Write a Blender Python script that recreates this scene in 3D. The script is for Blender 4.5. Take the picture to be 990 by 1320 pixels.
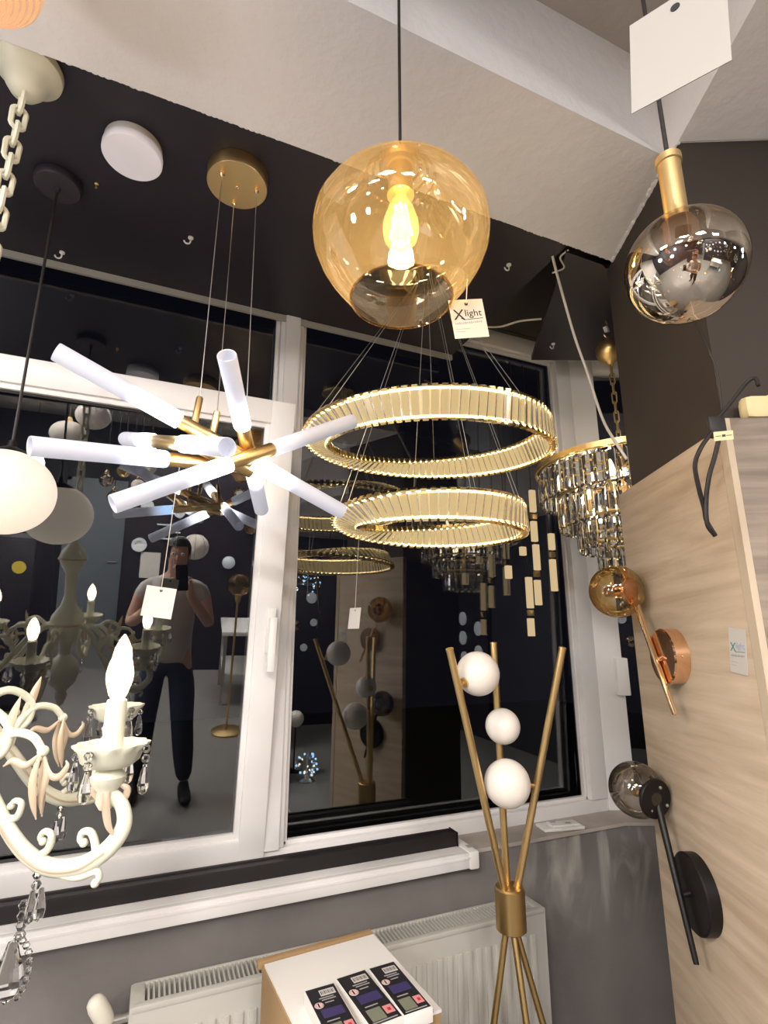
import bpy, bmesh, math, random
from mathutils import Vector, Matrix, Quaternion
random.seed(7)
PI = math.pi
R = math.radians
SC = bpy.context.scene
COL = SC.collection
for o in list(bpy.data.objects):
    bpy.data.objects.remove(o, do_unlink=True)

# ------------------------------------------------------------------ camera, world, exposure, room lights
FOCAL = 676.0                                   # focal length in pixels of a 990 x 1320 frame
cam_d = bpy.data.cameras.new('camera')
cam_d.sensor_fit = 'VERTICAL'
cam_d.sensor_height = 24.0
cam_d.lens = FOCAL * 24.0 / 1320.0
cam_d.clip_start = 0.02
cam = bpy.data.objects.new('camera', cam_d)
COL.objects.link(cam)
cam.location = (0, 0, 1.6)
cam.rotation_euler = (R(90 + 13.57), 0, R(-23.07))
SC.camera = cam

W = bpy.data.worlds.new('night')
SC.world = W
W.use_nodes = True
W.node_tree.nodes['Background'].inputs[0].default_value = (0.012, 0.012, 0.02, 1)
W.node_tree.nodes['Background'].inputs[1].default_value = 0.25

SC.view_settings.view_transform = 'Standard'
SC.view_settings.look = 'None'
SC.view_settings.gamma = 1.0
SC.view_settings.exposure = 0.15
SC.view_settings.use_curve_mapping = False
cy = SC.cycles
cy.max_bounces = 14
cy.diffuse_bounces = 4
cy.glossy_bounces = 6
cy.transmission_bounces = 12
cy.transparent_max_bounces = 40
cy.caustics_reflective = False
cy.caustics_refractive = False
cy.sample_clamp_indirect = 4.0
cy.use_denoising = True

FILL_POWER = 82.0       # watts per added fill panel (area light inside each fitting)
FILL_SPOTS = [(-1.15, -1.15), (-0.5, -2.0), (0.5, -2.9), (-2.6, -1.5), (-2.5, 0.1)]

# ------------------------------------------------------------------ materials
def nodes_of(m):
    m.use_nodes = True
    return m.node_tree, m.node_tree.nodes, m.node_tree.links

def mat(name, col, rough=0.5, metal=0.0, bump=0.0, bscale=60.0, var=0.0, vscale=6.0, trans=0.0, ior=1.45,
        emit=None, estr=0.0, spec=None, coat=0.0, aniso=0.0):
    m = bpy.data.materials.new(name)
    t, n, l = nodes_of(m)
    b = n['Principled BSDF']
    b.inputs['Base Color'].default_value = (*col, 1)
    b.inputs['Roughness'].default_value = rough
    b.inputs['Metallic'].default_value = metal
    b.inputs['IOR'].default_value = ior
    b.inputs['Transmission Weight'].default_value = trans
    b.inputs['Coat Weight'].default_value = coat
    if spec is not None:
        b.inputs['Specular IOR Level'].default_value = spec
    if emit:
        b.inputs['Emission Color'].default_value = (*emit, 1)
        b.inputs['Emission Strength'].default_value = estr
    if bump or var:
        tc = n.new('ShaderNodeTexCoord')
    if bump:
        nz = n.new('ShaderNodeTexNoise'); nz.inputs['Scale'].default_value = bscale
        nz.inputs['Detail'].default_value = 6
        bp = n.new('ShaderNodeBump'); bp.inputs['Strength'].default_value = bump
        bp.inputs['Distance'].default_value = 0.01
        l.new(tc.outputs['Object'], nz.inputs['Vector'])
        l.new(nz.outputs['Fac'], bp.inputs['Height'])
        l.new(bp.outputs['Normal'], b.inputs['Normal'])
    if var:
        nv = n.new('ShaderNodeTexNoise'); nv.inputs['Scale'].default_value = vscale
        nv.inputs['Detail'].default_value = 5
        l.new(tc.outputs['Object'], nv.inputs['Vector'])
        mx = n.new('ShaderNodeMix'); mx.data_type = 'RGBA'
        mx.inputs[6].default_value = (*[c * (1 - var) for c in col], 1)
        mx.inputs[7].default_value = (*[min(1, c * (1 + var)) for c in col], 1)
        l.new(nv.outputs['Fac'], mx.inputs[0])
        l.new(mx.outputs[2], b.inputs['Base Color'])
    return m

def emis(name, col, strength):
    m = bpy.data.materials.new(name)
    t, n, l = nodes_of(m)
    n.remove(n['Principled BSDF'])
    e = n.new('ShaderNodeEmission')
    e.inputs[0].default_value = (*col, 1); e.inputs[1].default_value = strength
    l.new(e.outputs[0], n['Material Output'].inputs[0])
    return m

def thin_glass(name, tint, base=0.04, edge=0.6, edge_tint=None, gloss=(1, 1, 1), rough=0.0, power=0.35, zgrad=None, haze=0.0):
    """thin sheet or blown shell: tinted see-through, mirror share and depth of tint grow towards grazing view"""
    m = bpy.data.materials.new(name)
    t, n, l = nodes_of(m)
    n.remove(n['Principled BSDF'])
    lw = n.new('ShaderNodeLayerWeight'); lw.inputs['Blend'].default_value = power
    tr = n.new('ShaderNodeBsdfTransparent'); gl = n.new('ShaderNodeBsdfGlossy')
    gl.inputs['Color'].default_value = (*gloss, 1); gl.inputs['Roughness'].default_value = rough
    mc = n.new('ShaderNodeMix'); mc.data_type = 'RGBA'
    mc.inputs[6].default_value = (*tint, 1); mc.inputs[7].default_value = (*(edge_tint or tint), 1)
    l.new(lw.outputs['Facing'], mc.inputs[0]); l.new(mc.outputs[2], tr.inputs['Color'])
    mr = n.new('ShaderNodeMapRange')
    mr.inputs['To Min'].default_value = base; mr.inputs['To Max'].default_value = edge
    l.new(lw.outputs['Fresnel'], mr.inputs['Value'])
    mx = n.new('ShaderNodeMixShader')
    l.new(mr.outputs[0], mx.inputs[0]); l.new(tr.outputs[0], mx.inputs[1]); l.new(gl.outputs[0], mx.inputs[2])
    if zgrad:                      # metallised coat that thickens downwards: (z where it is full, z where it ends, share)
        tc = n.new('ShaderNodeTexCoord'); sp = n.new('ShaderNodeSeparateXYZ'); l.new(tc.outputs['Object'], sp.inputs[0])
        g = n.new('ShaderNodeMapRange'); g.inputs['From Min'].default_value = zgrad[0]; g.inputs['From Max'].default_value = zgrad[1]
        g.inputs['To Min'].default_value = zgrad[2]; g.inputs['To Max'].default_value = 0.0
        l.new(sp.outputs['Z'], g.inputs['Value'])
        mxx = n.new('ShaderNodeMath'); mxx.operation = 'MAXIMUM'
        l.new(g.outputs[0], mxx.inputs[0]); l.new(mr.outputs[0], mxx.inputs[1]); l.new(mxx.outputs[0], mx.inputs[0])
    out = mx
    if haze:                       # a little light scattered in the coloured glass
        df = n.new('ShaderNodeBsdfTranslucent'); df.inputs['Color'].default_value = (*(edge_tint or tint), 1)
        out = n.new('ShaderNodeMixShader'); out.inputs[0].default_value = haze
        l.new(mx.outputs[0], out.inputs[1]); l.new(df.outputs[0], out.inputs[2])
    l.new(out.outputs[0], n['Material Output'].inputs[0])
    return m

def wood(name, c1, c2, sx=1.2, sz=14.0, axis_rot=0.0):
    m = bpy.data.materials.new(name)
    t, n, l = nodes_of(m)
    b = n['Principled BSDF']; b.inputs['Roughness'].default_value = 0.55
    tc = n.new('ShaderNodeTexCoord'); mp = n.new('ShaderNodeMapping')
    mp.inputs['Rotation'].default_value = (0, 0, axis_rot)
    mp.inputs['Scale'].default_value = (sx, sx, sz)
    l.new(tc.outputs['Object'], mp.inputs['Vector'])
    n1 = n.new('ShaderNodeTexNoise'); n1.inputs['Scale'].default_value = 2.2; n1.inputs['Detail'].default_value = 8
    n1.inputs['Roughness'].default_value = 0.62; n1.inputs['Distortion'].default_value = 0.7
    l.new(mp.outputs[0], n1.inputs['Vector'])
    wv = n.new('ShaderNodeTexWave'); wv.bands_direction = 'Z'; wv.inputs['Scale'].default_value = 0.55
    wv.inputs['Distortion'].default_value = 9.0; wv.inputs['Detail'].default_value = 4; wv.inputs['Detail Scale'].default_value = 0.8
    l.new(mp.outputs[0], wv.inputs['Vector'])
    mm = n.new('ShaderNodeMath'); mm.operation = 'MULTIPLY_ADD'; mm.inputs[1].default_value = 0.10; 
    l.new(wv.outputs['Fac'], mm.inputs[0]); l.new(n1.outputs['Fac'], mm.inputs[2])
    cr = n.new('ShaderNodeValToRGB')
    cr.color_ramp.elements[0].position = 0.36; cr.color_ramp.elements[0].color = (*c1, 1)
    cr.color_ramp.elements[1].position = 0.82; cr.color_ramp.elements[1].color = (*c2, 1)
    l.new(mm.outputs[0], cr.inputs[0]); l.new(cr.outputs[0], b.inputs['Base Color'])
    bp = n.new('ShaderNodeBump'); bp.inputs['Strength'].default_value = 0.08; bp.inputs['Distance'].default_value = 0.004
    l.new(n1.outputs['Fac'], bp.inputs['Height']); l.new(bp.outputs[0], b.inputs['Normal'])
    return m

def mottled_wall(name):
    """grey paint, rubbed through to pale plaster in upright streaks near the pillar"""
    m = bpy.data.materials.new(name)
    t, n, l = nodes_of(m)
    b = n['Principled BSDF']; b.inputs['Roughness'].default_value = 0.75
    tc = n.new('ShaderNodeTexCoord')
    n1 = n.new('ShaderNodeTexNoise'); n1.inputs['Scale'].default_value = 3.0; n1.inputs['Detail'].default_value = 6
    l.new(tc.outputs['Object'], n1.inputs['Vector'])
    c1 = n.new('ShaderNodeValToRGB')
    c1.color_ramp.elements[0].position = 0.3; c1.color_ramp.elements[0].color = (0.135, 0.121, 0.115, 1)
    c1.color_ramp.elements[1].position = 0.7; c1.color_ramp.elements[1].color = (0.185, 0.167, 0.157, 1)
    l.new(n1.outputs['Fac'], c1.inputs[0])
    mp = n.new('ShaderNodeMapping'); mp.inputs['Scale'].default_value = (9, 9, 2.6)
    l.new(tc.outputs['Object'], mp.inputs['Vector'])
    n2 = n.new('ShaderNodeTexNoise'); n2.inputs['Scale'].default_value = 1.1; n2.inputs['Detail'].default_value = 7
    n2.inputs['Distortion'].default_value = 1.2
    l.new(mp.outputs[0], n2.inputs['Vector'])
    c2 = n.new('ShaderNodeValToRGB')
    c2.color_ramp.elements[0].position = 0.46; c2.color_ramp.elements[0].color = (0, 0, 0, 1)
    c2.color_ramp.elements[1].position = 0.64; c2.color_ramp.elements[1].color = (1, 1, 1, 1)
    l.new(n2.outputs['Fac'], c2.inputs[0])
    sp = n.new('ShaderNodeSeparateXYZ'); l.new(tc.outputs['Object'], sp.inputs[0])
    gx = n.new('ShaderNodeMapRange'); gx.inputs['From Min'].default_value = 1.15; gx.inputs['From Max'].default_value = 1.45
    l.new(sp.outputs['X'], gx.inputs['Value'])
    gz = n.new('ShaderNodeMapRange'); gz.inputs['From Min'].default_value = 0.6; gz.inputs['From Max'].default_value = 0.82
    l.new(sp.outputs['Z'], gz.inputs['Value'])
    m1 = n.new('ShaderNodeMath'); m1.operation = 'MULTIPLY'; l.new(gx.outputs[0], m1.inputs[0]); l.new(gz.outputs[0], m1.inputs[1])
    m2 = n.new('ShaderNodeMath'); m2.operation = 'MULTIPLY'; l.new(m1.outputs[0], m2.inputs[0]); l.new(c2.outputs[0], m2.inputs[1])
    m3 = n.new('ShaderNodeMath'); m3.operation = 'MULTIPLY'; l.new(m2.outputs[0], m3.inputs[0]); m3.inputs[1].default_value = 0.9
    mx = n.new('ShaderNodeMix'); mx.data_type = 'RGBA'
    l.new(m3.outputs[0], mx.inputs[0]); l.new(c1.outputs[0], mx.inputs[6]); mx.inputs[7].default_value = (0.42, 0.40, 0.36, 1)
    l.new(mx.outputs[2], b.inputs['Base Color'])
    bp = n.new('ShaderNodeBump'); bp.inputs['Strength'].default_value = 0.25; bp.inputs['Distance'].default_value = 0.01
    n3 = n.new('ShaderNodeTexNoise'); n3.inputs['Scale'].default_value = 30; n3.inputs['Detail'].default_value = 6
    l.new(tc.outputs['Object'], n3.inputs['Vector']); l.new(n3.outputs['Fac'], bp.inputs['Height'])
    l.new(bp.outputs[0], b.inputs['Normal'])
    return m

def frosted_tube(name, tip, base, col, bcol):
    """lit frosted acrylic: the lamp sits at the root (object z = 0) and the glow falls off towards the tip"""
    m = bpy.data.materials.new(name)
    t, n, l = nodes_of(m)
    b = n['Principled BSDF']
    b.inputs['Base Color'].default_value = (0.46, 0.46, 0.50, 1); b.inputs['Roughness'].default_value = 0.5
    b.inputs['Transmission Weight'].default_value = 0.12
    tc = n.new('ShaderNodeTexCoord'); sp = n.new('ShaderNodeSeparateXYZ')
    l.new(tc.outputs['Object'], sp.inputs[0])
    mr = n.new('ShaderNodeMapRange'); mr.inputs['From Min'].default_value = 0.0; mr.inputs['From Max'].default_value = 0.12
    mr.interpolation_type = 'SMOOTHERSTEP'
    l.new(sp.outputs['Z'], mr.inputs['Value'])
    cm = n.new('ShaderNodeMix'); cm.data_type = 'RGBA'
    cm.inputs[6].default_value = (*bcol, 1); cm.inputs[7].default_value = (*col, 1)
    l.new(mr.outputs[0], cm.inputs[0]); l.new(cm.outputs[2], b.inputs['Emission Color'])
    sm = n.new('ShaderNodeMapRange'); sm.inputs['To Min'].default_value = base; sm.inputs['To Max'].default_value = tip
    l.new(mr.outputs[0], sm.inputs['Value']); l.new(sm.outputs[0], b.inputs['Emission Strength'])
    return m

M = {}
M['plaster'] = mat('white_plaster', (0.80, 0.780, 0.785), 0.9, bump=0.35, bscale=26, var=0.05, vscale=2.5)
M['concrete'] = mat('grey_concrete', (0.36, 0.33, 0.30), 0.9, bump=0.5, bscale=18, var=0.2, vscale=5)
M['sill'] = mat('bare_sill', (0.40, 0.35, 0.31), 0.85, bump=0.4, bscale=30, var=0.22, vscale=9)
M['black_board'] = mat('black_board', (0.016, 0.012, 0.0185), 0.42, var=0.25, vscale=3)
M['niche'] = mat('niche_brown', (0.045, 0.034, 0.032), 0.6, var=0.3, vscale=4)
M['pillar'] = mat('pillar_brown', (0.046, 0.035, 0.028), 0.75, bump=0.08, bscale=40, var=0.15, vscale=3)
M['pvc'] = mat('white_pvc', (0.78, 0.755, 0.745), 0.32)
M['pvc_gasket'] = mat('grey_gasket', (0.05, 0.05, 0.05), 0.5)  # near-black gaskets round the panes
M['trim_grey'] = mat('grey_trim', (0.34, 0.32, 0.28), 0.5)
M['wall_grey'] = mottled_wall('worn_grey_paint')
M['wall_white'] = mat('white_wall', (0.55, 0.53, 0.51), 0.85, var=0.06)
M['wall_dark'] = mat('dark_wall', (0.02, 0.02, 0.028), 0.6, var=0.2)
M['floor'] = mat('grey_floor', (0.21, 0.20, 0.19), 0.38, var=0.1, vscale=1.5)
M['window'] = thin_glass('window_pane', (0.93, 0.95, 0.95), base=0.10, edge=0.9, power=0.22)
M['night'] = mat('night_outside', (0.004, 0.004, 0.006), 0.9)
M['wood'] = wood('pale_oak', (0.43, 0.325, 0.225), (0.62, 0.50, 0.375))
M['wood_dark'] = wood('grey_oak', (0.20, 0.155, 0.12), (0.36, 0.285, 0.225), 1.0, 20.0)
M['wood_edge'] = mat('oak_edge', (0.56, 0.45, 0.33), 0.6)
M['brass'] = mat('brushed_brass', (0.78, 0.56, 0.26), 0.36, 1.0, bump=0.02, bscale=200)
M['brass_dark'] = mat('aged_brass', (0.56, 0.39, 0.17), 0.38, 1.0)
M['gold'] = mat('polished_gold', (0.92, 0.68, 0.42), 0.1, 1.0)
M['copper'] = mat('polished_rose_gold', (0.90, 0.57, 0.36), 0.1, 1.0)
M['ring_gold'] = mat('pale_gold', (0.85, 0.68, 0.36), 0.2, 1.0)
M['black'] = mat('satin_black', (0.008, 0.0065, 0.007), 0.42, spec=0.3)
M['black_metal'] = mat('dark_aluminium', (0.016, 0.013, 0.014), 0.45, 0.0, spec=0.35)
M['black_canopy'] = mat('black_canopy', (0.028, 0.022, 0.03), 0.5)
M['white_plastic'] = mat('white_plastic', (0.80, 0.78, 0.75), 0.4)
M['steel'] = mat('steel_wire', (0.62, 0.60, 0.58), 0.3, 1.0)
M['cord_white'] = mat('white_cord', (0.75, 0.68, 0.60), 0.5)
M['cord_black'] = mat('black_cord', (0.016, 0.012, 0.012), 0.5)
M['cream'] = mat('cream_enamel', (0.74, 0.72, 0.58), 0.38, bump=0.05, bscale=60, var=0.05)
M['gold_wash'] = mat('gold_wash', (0.60, 0.47, 0.34), 0.45, 0.1)
M['radiator'] = mat('radiator_shaded_white', (0.47, 0.45, 0.41), 0.35)  # white steel, darkened all over for the shade it stands in
M['opal'] = mat('opal_glass', (0.76, 0.69, 0.62), 0.3, emit=(1, .9, .8), estr=0.05)
M['paper'] = mat('paper', (0.58, 0.54, 0.50), 0.7)
M['paper_dull'] = mat('dull_white_card', (0.36, 0.335, 0.31), 0.7)
M['paper_cream'] = mat('cream_card', (0.68, 0.58, 0.46), 0.7)
M['paper_yellow'] = mat('yellow_label', (0.78, 0.72, 0.42), 0.6)
M['ink'] = mat('black_ink', (0.012, 0.012, 0.014), 0.6)
M['ink_teal'] = mat('teal_ink', (0.02, 0.20, 0.22), 0.6)
M['ink_blue'] = mat('blue_ink', (0.30, 0.34, 0.50), 0.6)
M['ink_grey'] = mat('grey_ink', (0.36, 0.34, 0.34), 0.6)
M['cardboard'] = mat('cardboard', (0.36, 0.23, 0.11), 0.8, var=0.15, vscale=8)
M['box_white'] = mat('white_card', (0.80, 0.76, 0.72), 0.6)
M['pack_black'] = mat('pack_print', (0.018, 0.017, 0.02), 0.35, var=0.5, vscale=30)
M['pack_violet'] = mat('pack_violet', (0.05, 0.04, 0.13), 0.4)
M['pack_pink'] = mat('pack_pink', (0.70, 0.28, 0.27), 0.5)
M['pack_green'] = mat('pack_green', (0.20, 0.21, 0.15), 0.5)
M['meter_cream'] = mat('aged_cream_plastic', (0.70, 0.60, 0.33), 0.45)
M['ribbon'] = emis('led_strip', (1.0, 0.76, 0.38), 16.0)
M['ring_back'] = mat('lit_gold_band', (0.70, 0.56, 0.34), 0.45, 0.0, emit=(1.0, 0.74, 0.37), estr=0.62)
M['crystal'] = mat('crystal', (1, 1, 1), 0.02, trans=1.0, ior=1.52)
M['crystal_ring'] = mat('ring_crystal', (1.0, 0.97, 0.90), 0.14, trans=1.0, ior=1.45)
M['amber'] = thin_glass('amber_glass', (0.95, 0.85, 0.66), base=0.07, edge=0.55, edge_tint=(0.84, 0.64, 0.36), power=0.3, haze=0.07)
M['amber_light'] = thin_glass('champagne_glass', (0.90, 0.73, 0.42), base=0.06, edge=0.7, edge_tint=(0.60, 0.40, 0.15), power=0.3)
M['smoke'] = thin_glass('smoke_glass', (0.60, 0.55, 0.49), base=0.08, edge=0.8, edge_tint=(0.22, 0.19, 0.16), power=0.3)
M['mirror_glass'] = thin_glass('half_mirrored_glass', (0.84, 0.78, 0.68), base=0.12, edge=0.9, edge_tint=(0.50, 0.40, 0.28), gloss=(0.92, 0.86, 0.76), power=0.35, zgrad=(-.015, .035, .72))
M['bulb_glass'] = thin_glass('bulb_glass', (0.99, 0.90, 0.70), base=0.04, edge=0.5, edge_tint=(0.95, 0.75, 0.45), haze=0.18)
M['filament'] = emis('filament', (1.0, 0.80, 0.42), 30.0)
M['filament_glow'] = emis('lit_bulb_core', (1.0, 0.74, 0.34), 5.0)
M['candle_bulb'] = emis('candle_bulb', (1.0, 0.98, 0.95), 30.0)
M['warm_bulb'] = emis('warm_bulb', (1.0, 0.80, 0.5), 45.0)
M['oval_lit'] = mat('lit_opal_oval', (0.42, 0.38, 0.33), 0.35, emit=(1.0, 0.83, 0.66), estr=0.72)
M['bar_lit'] = emis('lit_bar', (0.95, 0.70, 0.38), 0.62)
M['fill_panel_lit'] = emis('fill_diffuser', (1.0, 0.93, 0.85), 6.0)  # for the added ceiling fill panels
M['fill_globe_lit'] = emis('fill_globe', (1.0, 0.95, 0.91), 44.0)  # for the added fill globes
M['globe_cool'] = emis('shop_globe_cool', (0.75, 0.9, 1.0), 3.0)
M['disc_grey'] = mat('wall_disc', (0.55, 0.57, 0.6), 0.5, emit=(0.9, 0.95, 1), estr=0.25)
M['tube'] = frosted_tube('frosted_tube', 0.30, 11.0, (0.86, 0.86, 1.0), (0.93, 0.95, 1.0))
M['tube_blue'] = frosted_tube('frosted_tube_blue', 0.32, 4.5, (0.85, 0.86, 1.0), (0.35, 0.58, 1.0))
M['tube_dim'] = frosted_tube('frosted_tube_dim', 0.22, 0.5, (0.84, 0.85, 1.0), (0.9, 0.92, 1.0))
M['peach'] = mat('peach_glass', (0.80, 0.50, 0.30), 0.3, emit=(1, .62, .36), estr=0.35)
M['skin'] = mat('skin', (0.55, 0.33, 0.24), 0.55)
M['shirt'] = mat('grey_shirt', (0.50, 0.46, 0.44), 0.85, bump=0.2, bscale=120)
M['jeans'] = mat('dark_jeans', (0.02, 0.025, 0.05), 0.85)
M['shoe'] = mat('black_shoe', (0.015, 0.013, 0.013), 0.5)
M['hair'] = mat('dark_hair', (0.02, 0.014, 0.01), 0.6)

# ------------------------------------------------------------------ mesh building
class MB:
    """collects shapes in world coordinates and links them as ONE mesh object"""
    def __init__(s): s.v = []; s.f = []
    def add(s, vs, fs):
        k = len(s.v); s.v += [tuple(v) for v in vs]; s.f += [tuple(i + k for i in f) for f in fs]; return s
    def obox(s, c, ax, ay, az, bev=0.0):
        c, ax, ay, az = Vector(c), Vector(ax), Vector(ay), Vector(az)
        if bev <= 0:
            vs = [c + i * ax + j * ay + k * az for i in (-1, 1) for j in (-1, 1) for k in (-1, 1)]
            return s.add(vs, [(0, 1, 3, 2), (4, 6, 7, 5), (0, 4, 5, 1), (2, 3, 7, 6), (0, 2, 6, 4), (1, 5, 7, 3)])
        bm = bmesh.new(); bmesh.ops.create_cube(bm, size=2)
        la, lb, lc = ax.length, ay.length, az.length
        for v in bm.verts: v.co = Vector((v.co.x * la, v.co.y * lb, v.co.z * lc))
        bmesh.ops.bevel(bm, geom=bm.edges[:], offset=min(bev, la * .95, lb * .95, lc * .95), segments=2, profile=0.6, affect='EDGES')
        a, b, d = ax.normalized(), ay.normalized(), az.normalized()
        bm.verts.index_update()
        s.add([c + a * v.co.x + b * v.co.y + d * v.co.z for v in bm.verts], [[v.index for v in f.verts] for f in bm.faces])
        bm.free(); return s
    def box(s, x0, x1, y0, y1, z0, z1, bev=0.0):
        return s.obox(((x0 + x1) / 2, (y0 + y1) / 2, (z0 + z1) / 2), ((x1 - x0) / 2, 0, 0), (0, (y1 - y0) / 2, 0), (0, 0, (z1 - z0) / 2), bev)
    def prism(s, pts, z0, z1):
        n = len(pts)
        vs = [(x, y, z0) for x, y in pts] + [(x, y, z1) for x, y in pts]
        return s.add(vs, [tuple(range(n))[::-1], tuple(range(n, 2 * n))] + [(i, (i + 1) % n, n + (i + 1) % n, n + i) for i in range(n)])
    def lathe(s, prof, base=(0, 0, 0), axis=(0, 0, 1), seg=32, wav=None):
        """prof: (radius, height) pairs along the axis from base"""
        base, axis = Vector(base), Vector(axis).normalized()
        q = Vector((0, 0, 1)).rotation_difference(axis)
        ux, uy = q @ Vector((1, 0, 0)), q @ Vector((0, 1, 0))
        vs = []; fs = []; rows = []
        for r, h in prof:
            if r < 1e-6:
                rows.append([len(vs)]); vs.append(base + axis * h)
            else:
                row = []
                for i in range(seg):
                    a = 2 * PI * i / seg
                    rr = r * (1 + (wav(a, r) if wav else 0))
                    row.append(len(vs)); vs.append(base + axis * h + ux * (rr * math.cos(a)) + uy * (rr * math.sin(a)))
                rows.append(row)
        for a, b in zip(rows, rows[1:]):
            if len(a) == 1 and len(b) == 1: continue
            for i in range(seg):
                j = (i + 1) % seg
                if len(a) == 1: fs.append((a[0], b[j], b[i]))
                elif len(b) == 1: fs.append((a[i], a[j], b[0]))
                else: fs.append((a[i], a[j], b[j], b[i]))
        return s.add(vs, fs)
    def ball(s, c, r, seg=32, rings=16, sx=1, sy=1, sz=1):
        c = Vector(c)
        prof = [(r * math.sin(PI * i / rings), -r * math.cos(PI * i / rings)) for i in range(rings + 1)]
        k = len(s.v); s.lathe(prof, (0, 0, 0), (0, 0, 1), seg)
        s.v[k:] = [(c.x + x * sx, c.y + y * sy, c.z + z * sz) for x, y, z in s.v[k:]]
        return s
    def tube(s, pts, rad, seg=8, closed=False, flat=None):
        """swept round bar; rad is a number or one per point; flat=(normal, factor) squashes it"""
        P = [Vector(p) for p in pts]; n = len(P)
        rad = [rad] * n if isinstance(rad, (int, float)) else list(rad)
        T = []
        for i in range(n):
            a = P[(i - 1) % n] if (closed or i > 0) else P[i]
            b = P[(i + 1) % n] if (closed or i < n - 1) else P[i]
            T.append((b - a).normalized())
        u = T[0].orthogonal().normalized()
        vs = []; fs = []
        for i in range(n):
            u = (u - T[i] * u.dot(T[i]))
            u = u.normalized() if u.length > 1e-6 else T[i].orthogonal().normalized()
            w = T[i].cross(u)
            for k in range(seg):
                a = 2 * PI * k / seg
                d = (u * math.cos(a) + w * math.sin(a)) * rad[i]
                if flat:
                    nn = Vector(flat[0]); d = d - nn * (d.dot(nn) * (1 - flat[1]))
                vs.append(P[i] + d)
        m = n if closed else n - 1
        for i in range(m):
            for k in range(seg):
                a, b = i * seg, ((i + 1) % n) * seg; kk = (k + 1) % seg
                fs.append((a + k, a + kk, b + kk, b + k))
        if not closed:
            fs.append(tuple(range(seg))[::-1]); fs.append(tuple(range((n - 1) * seg, n * seg)))
        return s.add(vs, fs)
    def rod(s, a, b, r, seg=12): return s.tube([a, b], r, seg)

ORG = {}          # world origin of every empty / mesh made here
def mesh_from(name, mb, m, org=(0, 0, 0), sharp=38):
    me = bpy.data.meshes.new(name)
    ox, oy, oz = org
    me.from_pydata([(x - ox, y - oy, z - oz) for x, y, z in mb.v], [], mb.f)
    bm = bmesh.new(); bm.from_mesh(me); bmesh.ops.recalc_face_normals(bm, faces=bm.faces[:]); bm.to_mesh(me); bm.free()
    me.polygons.foreach_set('use_smooth', [True] * len(me.polygons))
    me.set_sharp_from_angle(angle=R(sharp))
    me.materials.append(m)
    return me

def tag(o, label=None, cat=None, group=None, kind=None):
    if label: o['label'] = label
    if cat: o['category'] = cat
    if group: o['group'] = group
    if kind: o['kind'] = kind
    return o

def thing(name, loc, label, cat, group=None):
    o = bpy.data.objects.new(name, None); COL.objects.link(o)
    o.empty_display_size = 0.05
    o.location = loc; ORG[o] = tuple(loc)
    return tag(o, label, cat, group)

def obj(name, mb, m, parent=None, sharp=38, org=None):
    if parent is not None: org = ORG[parent]
    elif org is None:
        xs, ys, zs = zip(*mb.v)
        org = ((min(xs) + max(xs)) / 2, (min(ys) + max(ys)) / 2, min(zs))
    o = bpy.data.objects.new(name, mesh_from(name, mb, m, org, sharp)); COL.objects.link(o)
    if parent is not None: o.parent = parent
    else: o.location = org
    ORG[o] = org
    return o

def struct(name, mb, m, parent=None, sharp=38):
    """piece of the building: keeps world coordinates as its own so that wall textures run through"""
    o = obj(name, mb, m, parent, sharp, org=(0, 0, 0))
    if parent is None: o['kind'] = 'structure'
    return o

def inst(name, me, parent, loc, rot=None, scale=None):
    """one more object on shared mesh data, placed in world coordinates under its thing"""
    o = bpy.data.objects.new(name, me); COL.objects.link(o)
    p = Vector(ORG[parent]) if parent is not None else Vector((0, 0, 0))
    o.parent = parent
    o.location = Vector(loc) - p
    if rot is not None:
        o.rotation_mode = 'QUATERNION'; o.rotation_quaternion = rot
    if scale is not None: o.scale = scale
    ORG[o] = tuple(loc)
    return o

def basis(x, y, z):
    return Matrix((x, y, z)).transposed().to_quaternion()

def bez(pts, n=24):
    """smooth curve through the points (Catmull-Rom)"""
    P = [Vector(p) for p in pts]
    P = [P[0] * 2 - P[1]] + P + [P[-1] * 2 - P[-2]]
    out = []
    segs = len(P) - 3
    for i in range(segs):
        a, b, c, d = P[i:i + 4]
        k = max(2, n // segs)
        for j in range(k):
            t = j / k
            out.append(0.5 * ((2 * b) + (c - a) * t + (2 * a - 5 * b + 4 * c - d) * t * t + (3 * b - a - 3 * c + d) * t ** 3))
    out.append(P[-2])
    return out

def text_mb(body, size, origin, ux, uy, depth=0.0004, align='LEFT'):
    """lettering as real thin mesh, laid on a surface with axes ux (reading direction) and uy (up)"""
    cu = bpy.data.curves.new('lettering', 'FONT'); cu.body = body; cu.size = size; cu.extrude = depth / 2
    cu.align_x = align; cu.resolution_u = 3
    ob = bpy.data.objects.new('lettering', cu); COL.objects.link(ob)
    bpy.context.view_layer.update()
    dg = bpy.context.evaluated_depsgraph_get()
    me = bpy.data.meshes.new_from_object(ob.evaluated_get(dg))
    ux, uy = Vector(ux).normalized(), Vector(uy).normalized(); uz = ux.cross(uy)
    o = Vector(origin)
    mb = MB()
    mb.add([o + ux * v.co.x + uy * v.co.y + uz * v.co.z for v in me.vertices], [tuple(p.vertices) for p in me.polygons])
    bpy.data.objects.remove(ob, do_unlink=True); bpy.data.curves.remove(cu); bpy.data.meshes.remove(me)
    return mb

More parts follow.
